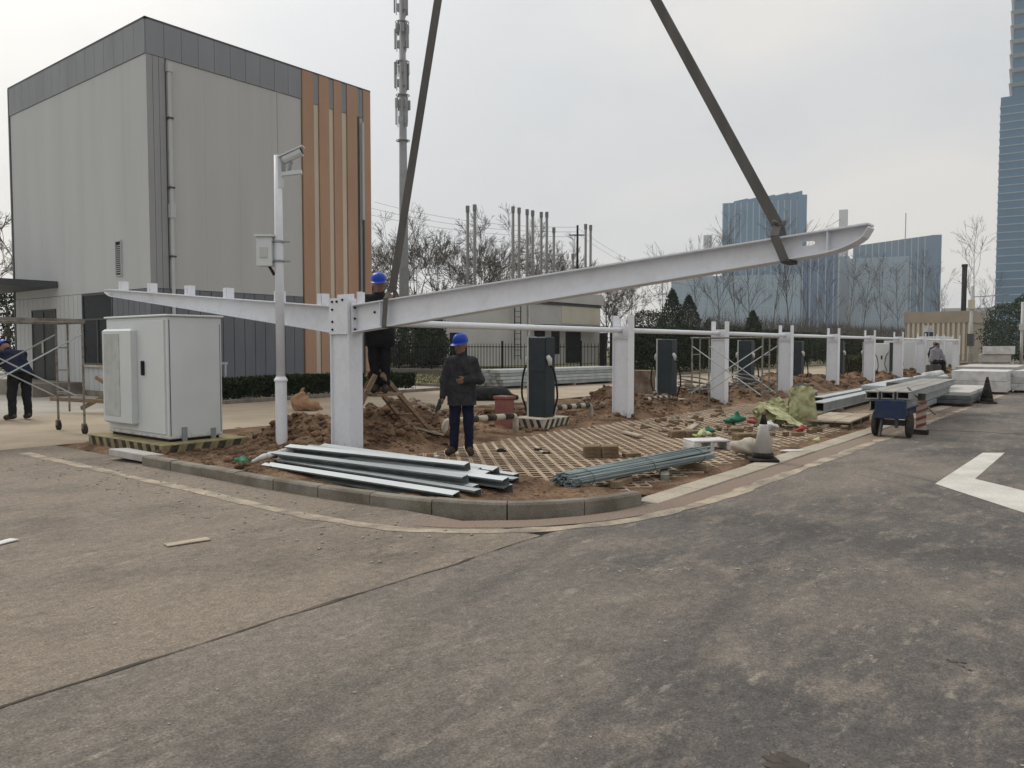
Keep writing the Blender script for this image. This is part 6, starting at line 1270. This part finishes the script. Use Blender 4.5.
lp2 = thing('street_lamp', 'pale street lamp pole right of the last column', 'street lamp', (*site((970 - 512) / 785 * 58, 58), 0)); MB().tube([(0, 0, 0), (0, 0, 6.0)], [.14, .09], 10).build('pole', M['bldwhite'], lp2, True); MB().tube([(0, 0, 5.2), (1.6, -1.9, 5.35)], .035, 6).build('arm', M['pole_g'], lp2); MB().box(1.3, 1.9, -2.2, -1.8, 5.3, 5.42).build('lamp_head', M['pole_g'], lp2); MB().box(-.3, .3, -.2, .2, 1.6, 2.5).build('control_box', M['roofdark'], lp2); MB().box(-.25, .1, -.2, .2, 4.3, 5.0).build('sign_plate', M['cream'], lp2)
lp3 = thing('street_lamp', 'thin pale pole at the right edge of the picture', 'pole', (*site((1021 - 512) / 785 * 50, 50), 0)); MB().tube([(0, 0, 0), (0, 0, 4.4)], .09, 10).build('pole', M['bldwhite'], lp3, True); MB().box(-.2, .2, -.15, .15, 2.6, 3.0).build('box', M['bldwhite'], lp3)

# ------------------------------------------------------------------ tan ribbed building at the end of the lane
tb = thing('tan_building', 'low tan building with ribbed wall at the end of the column row', 'building', (92, 13.1, 0))
MB().box(0, 8, 0, 6.2, 0, 5.1).build('wall', M['tan'], tb); MB().box(-.15, 8.1, -.1, 6.3, 4.0, 5.2).build('fascia', M['tan'], tb)
rbm = MB().box(-.14, 0, 0, .22, .1, 3.98).mesh('rib', M['cream'])
for k in range(13): link('rib', rbm, tb, (0, .1 + k * .47, 0))

# ------------------------------------------------------------------ far glass towers
def tower(label, px0, px1, fwd, top_px, m, rot=0.0, depth=30, mull=3.2, floors=0, notch=None, slope=0, cat='building', name='glass_tower'):
    a0, a1 = math.atan((px0 - 512) / 785), math.atan((px1 - 512) / 785); th = (a0 + a1) / 2; D = fwd / math.cos(th); wd = 2 * D * math.tan((a1 - a0) / 2)
    h = (346 - top_px) / 785 * fwd + 1.6; cx, cyy = D * math.sin(th) - wd / 2 * math.cos(th), D * math.cos(th) + wd / 2 * math.sin(th)
    u, v = site(cx, cyy); t = thing(name, label, cat, (u, v, 0), YAW - R(90) - th + rot)      # each block faces the site
    z1, z2 = h, h + slope
    MB().add([(0, 0, -1), (wd, 0, -1), (wd, depth, -1), (0, depth, -1), (0, 0, z1), (wd, 0, z2), (wd, depth, z2), (0, depth, z1)], [(3, 2, 1, 0), (4, 5, 6, 7), (0, 1, 5, 4), (1, 2, 6, 5), (2, 3, 7, 6), (3, 0, 4, 7)]).build('glass_wall', m, t)
    if mull:
        q = MB(); x = 0
        while x <= wd + .01: zt = z1 + (z2 - z1) * x / wd; q.box(x - .36, x + .36, -.7, 0, 0, zt); x += mull
        y = mull
        while y <= depth: q.box(wd, wd + .45, y - .2, y + .2, 0, z2); q.box(-.45, 0, y - .2, y + .2, 0, z1); y += mull
        q.build('mullions', M['mull'], t, kind='stuff')
    if floors:
        q = MB(); z = floors
        while z < min(z1, z2) - 1: q.box(-.3, wd + .3, -.3, depth + .3, z - .25, z + .25); z += floors
        q.build('floor_bands', M['mull'], t, kind='stuff')
    return t, wd, h
t, wd, h = tower('tallest wide blue glass block behind the raised beam end', 721, 795, 620, 203, M['glassA'], 0, 40, 4.6)
MB().box(wd, wd + 6.5, -2.5, 30, 0, h + 3).build('side_bay', M['glassA'], t)
for k in range(5): MB().add([(8 + k * 10, 1, h), (19 + k * 10, 1, h), (19 + k * 10, 1, h + 3.2 + k * .9), (8 + k * 10, 1, h + 1.2 + k * .9), (8 + k * 10, 14, h), (19 + k * 10, 14, h), (19 + k * 10, 14, h + 3.2 + k * .9), (8 + k * 10, 14, h + 1.2 + k * .9)], [(0, 1, 2, 3), (7, 6, 5, 4), (0, 3, 7, 4), (1, 5, 6, 2), (3, 2, 6, 7)]).build('roof_louvre', M['glassA'], t)
tower('lower pale blue glass block beneath the beam', 671, 799, 560, 276, M['glassC'], 0, 40, 4.4, 6.0)
tower('deep blue glass block right of the tallest one', 801, 836, 600, 252, M['glassB'], 0, 30, 5.5)
tower('narrow pale glass block right of the deep blue block', 838, 847, 640, 257, M['glassC'], 0, 30, 4)
t, wd, h = tower('large blue office block with a roof rising to the right', 851, 928, 700, 245, M['glassD'], 0, 40, 5.2, 0, None, 6)
MB().box(wd, wd + 8, -1, 34, 0, h + 6).build('end_bay', M['glassD'], t); MB().tube([(wd - 20, 10, h), (wd - 20, 10, h + 28)], .5, 6).build('roof_mast', M['mull'], t)
tower('lower glass office block in front of the large blue office block', 848, 906, 610, 258, M['glassC'], 0, 30, 4.0, 5.5)
for k, (p0, p1, tp, dd) in enumerate(((702, 710.5, 236, 660), (836, 845, 211, 680))):
    t, wd, h = tower(('pale slab chimney tower left of the tallest glass block', 'pale slab tower rising behind the raised beam end')[k], p0, p1, dd, tp, M['slabwhite'], 0, 9, 0, 0, name='slab_tower'); MB().box(-1.2, wd + .8, -1, 10, 0, h * .82).build('shaft_sleeve', M['slabwhite'], t)
tower('hazy pale low building left of the evergreens', 660, 676, 420, 312, M['bldwhite'], 0, 30, 0, 4, name='low_building')
tower('hazy grey low buildings between the offices and the blue tower', 940, 996, 520, 308, M['bldwhite'], 0, 30, 0, 4, name='low_building')
# the tall tower at the right edge
t, wd, h = tower('very tall blue glass tower at the right edge with stepped ledges', 993, 1075, 420, 96, M['glassT'], 0, 45, 0, 4.2)
MB().box(5.2, wd - 5, 2, 43, h, h + 62).build('upper_shaft', M['glassT'], t)
for k in range(8):
    z = h + 5 + k * 7.6; MB().add([(4.6, .5, z), (wd - 4, .5, z), (wd - 4, 44, z), (4.6, 44, z), (3.3, -.8, z + 1.6), (wd - 3, -.8, z + 1.6), (wd - 3, 45, z + 1.6), (3.3, 45, z + 1.6)], [(3, 2, 1, 0), (4, 5, 6, 7), (0, 1, 5, 4), (1, 2, 6, 5), (2, 3, 7, 6), (3, 0, 4, 7)]).build('ledge', M['ledge'], t)

# ------------------------------------------------------------------ haze
hz = MB().box(-120, 1000, -400, 900, -1.2, 260).build('haze', None, kind='stuff')
hz.data.materials.clear(); hm = bpy.data.materials.new('haze_air'); hm.use_nodes = True; ht = hm.node_tree; ht.nodes.clear()
ho = N(ht, 'ShaderNodeOutputMaterial'); hv = N(ht, 'ShaderNodeVolumePrincipled'); hv.inputs['Density'].default_value = .00032; hv.inputs['Color'].default_value = (.90, .93, .97, 1); hv.inputs['Anisotropy'].default_value = .2
ht.links.new(hv.outputs[0], ho.inputs['Volume']); hz.data.materials.append(hm)
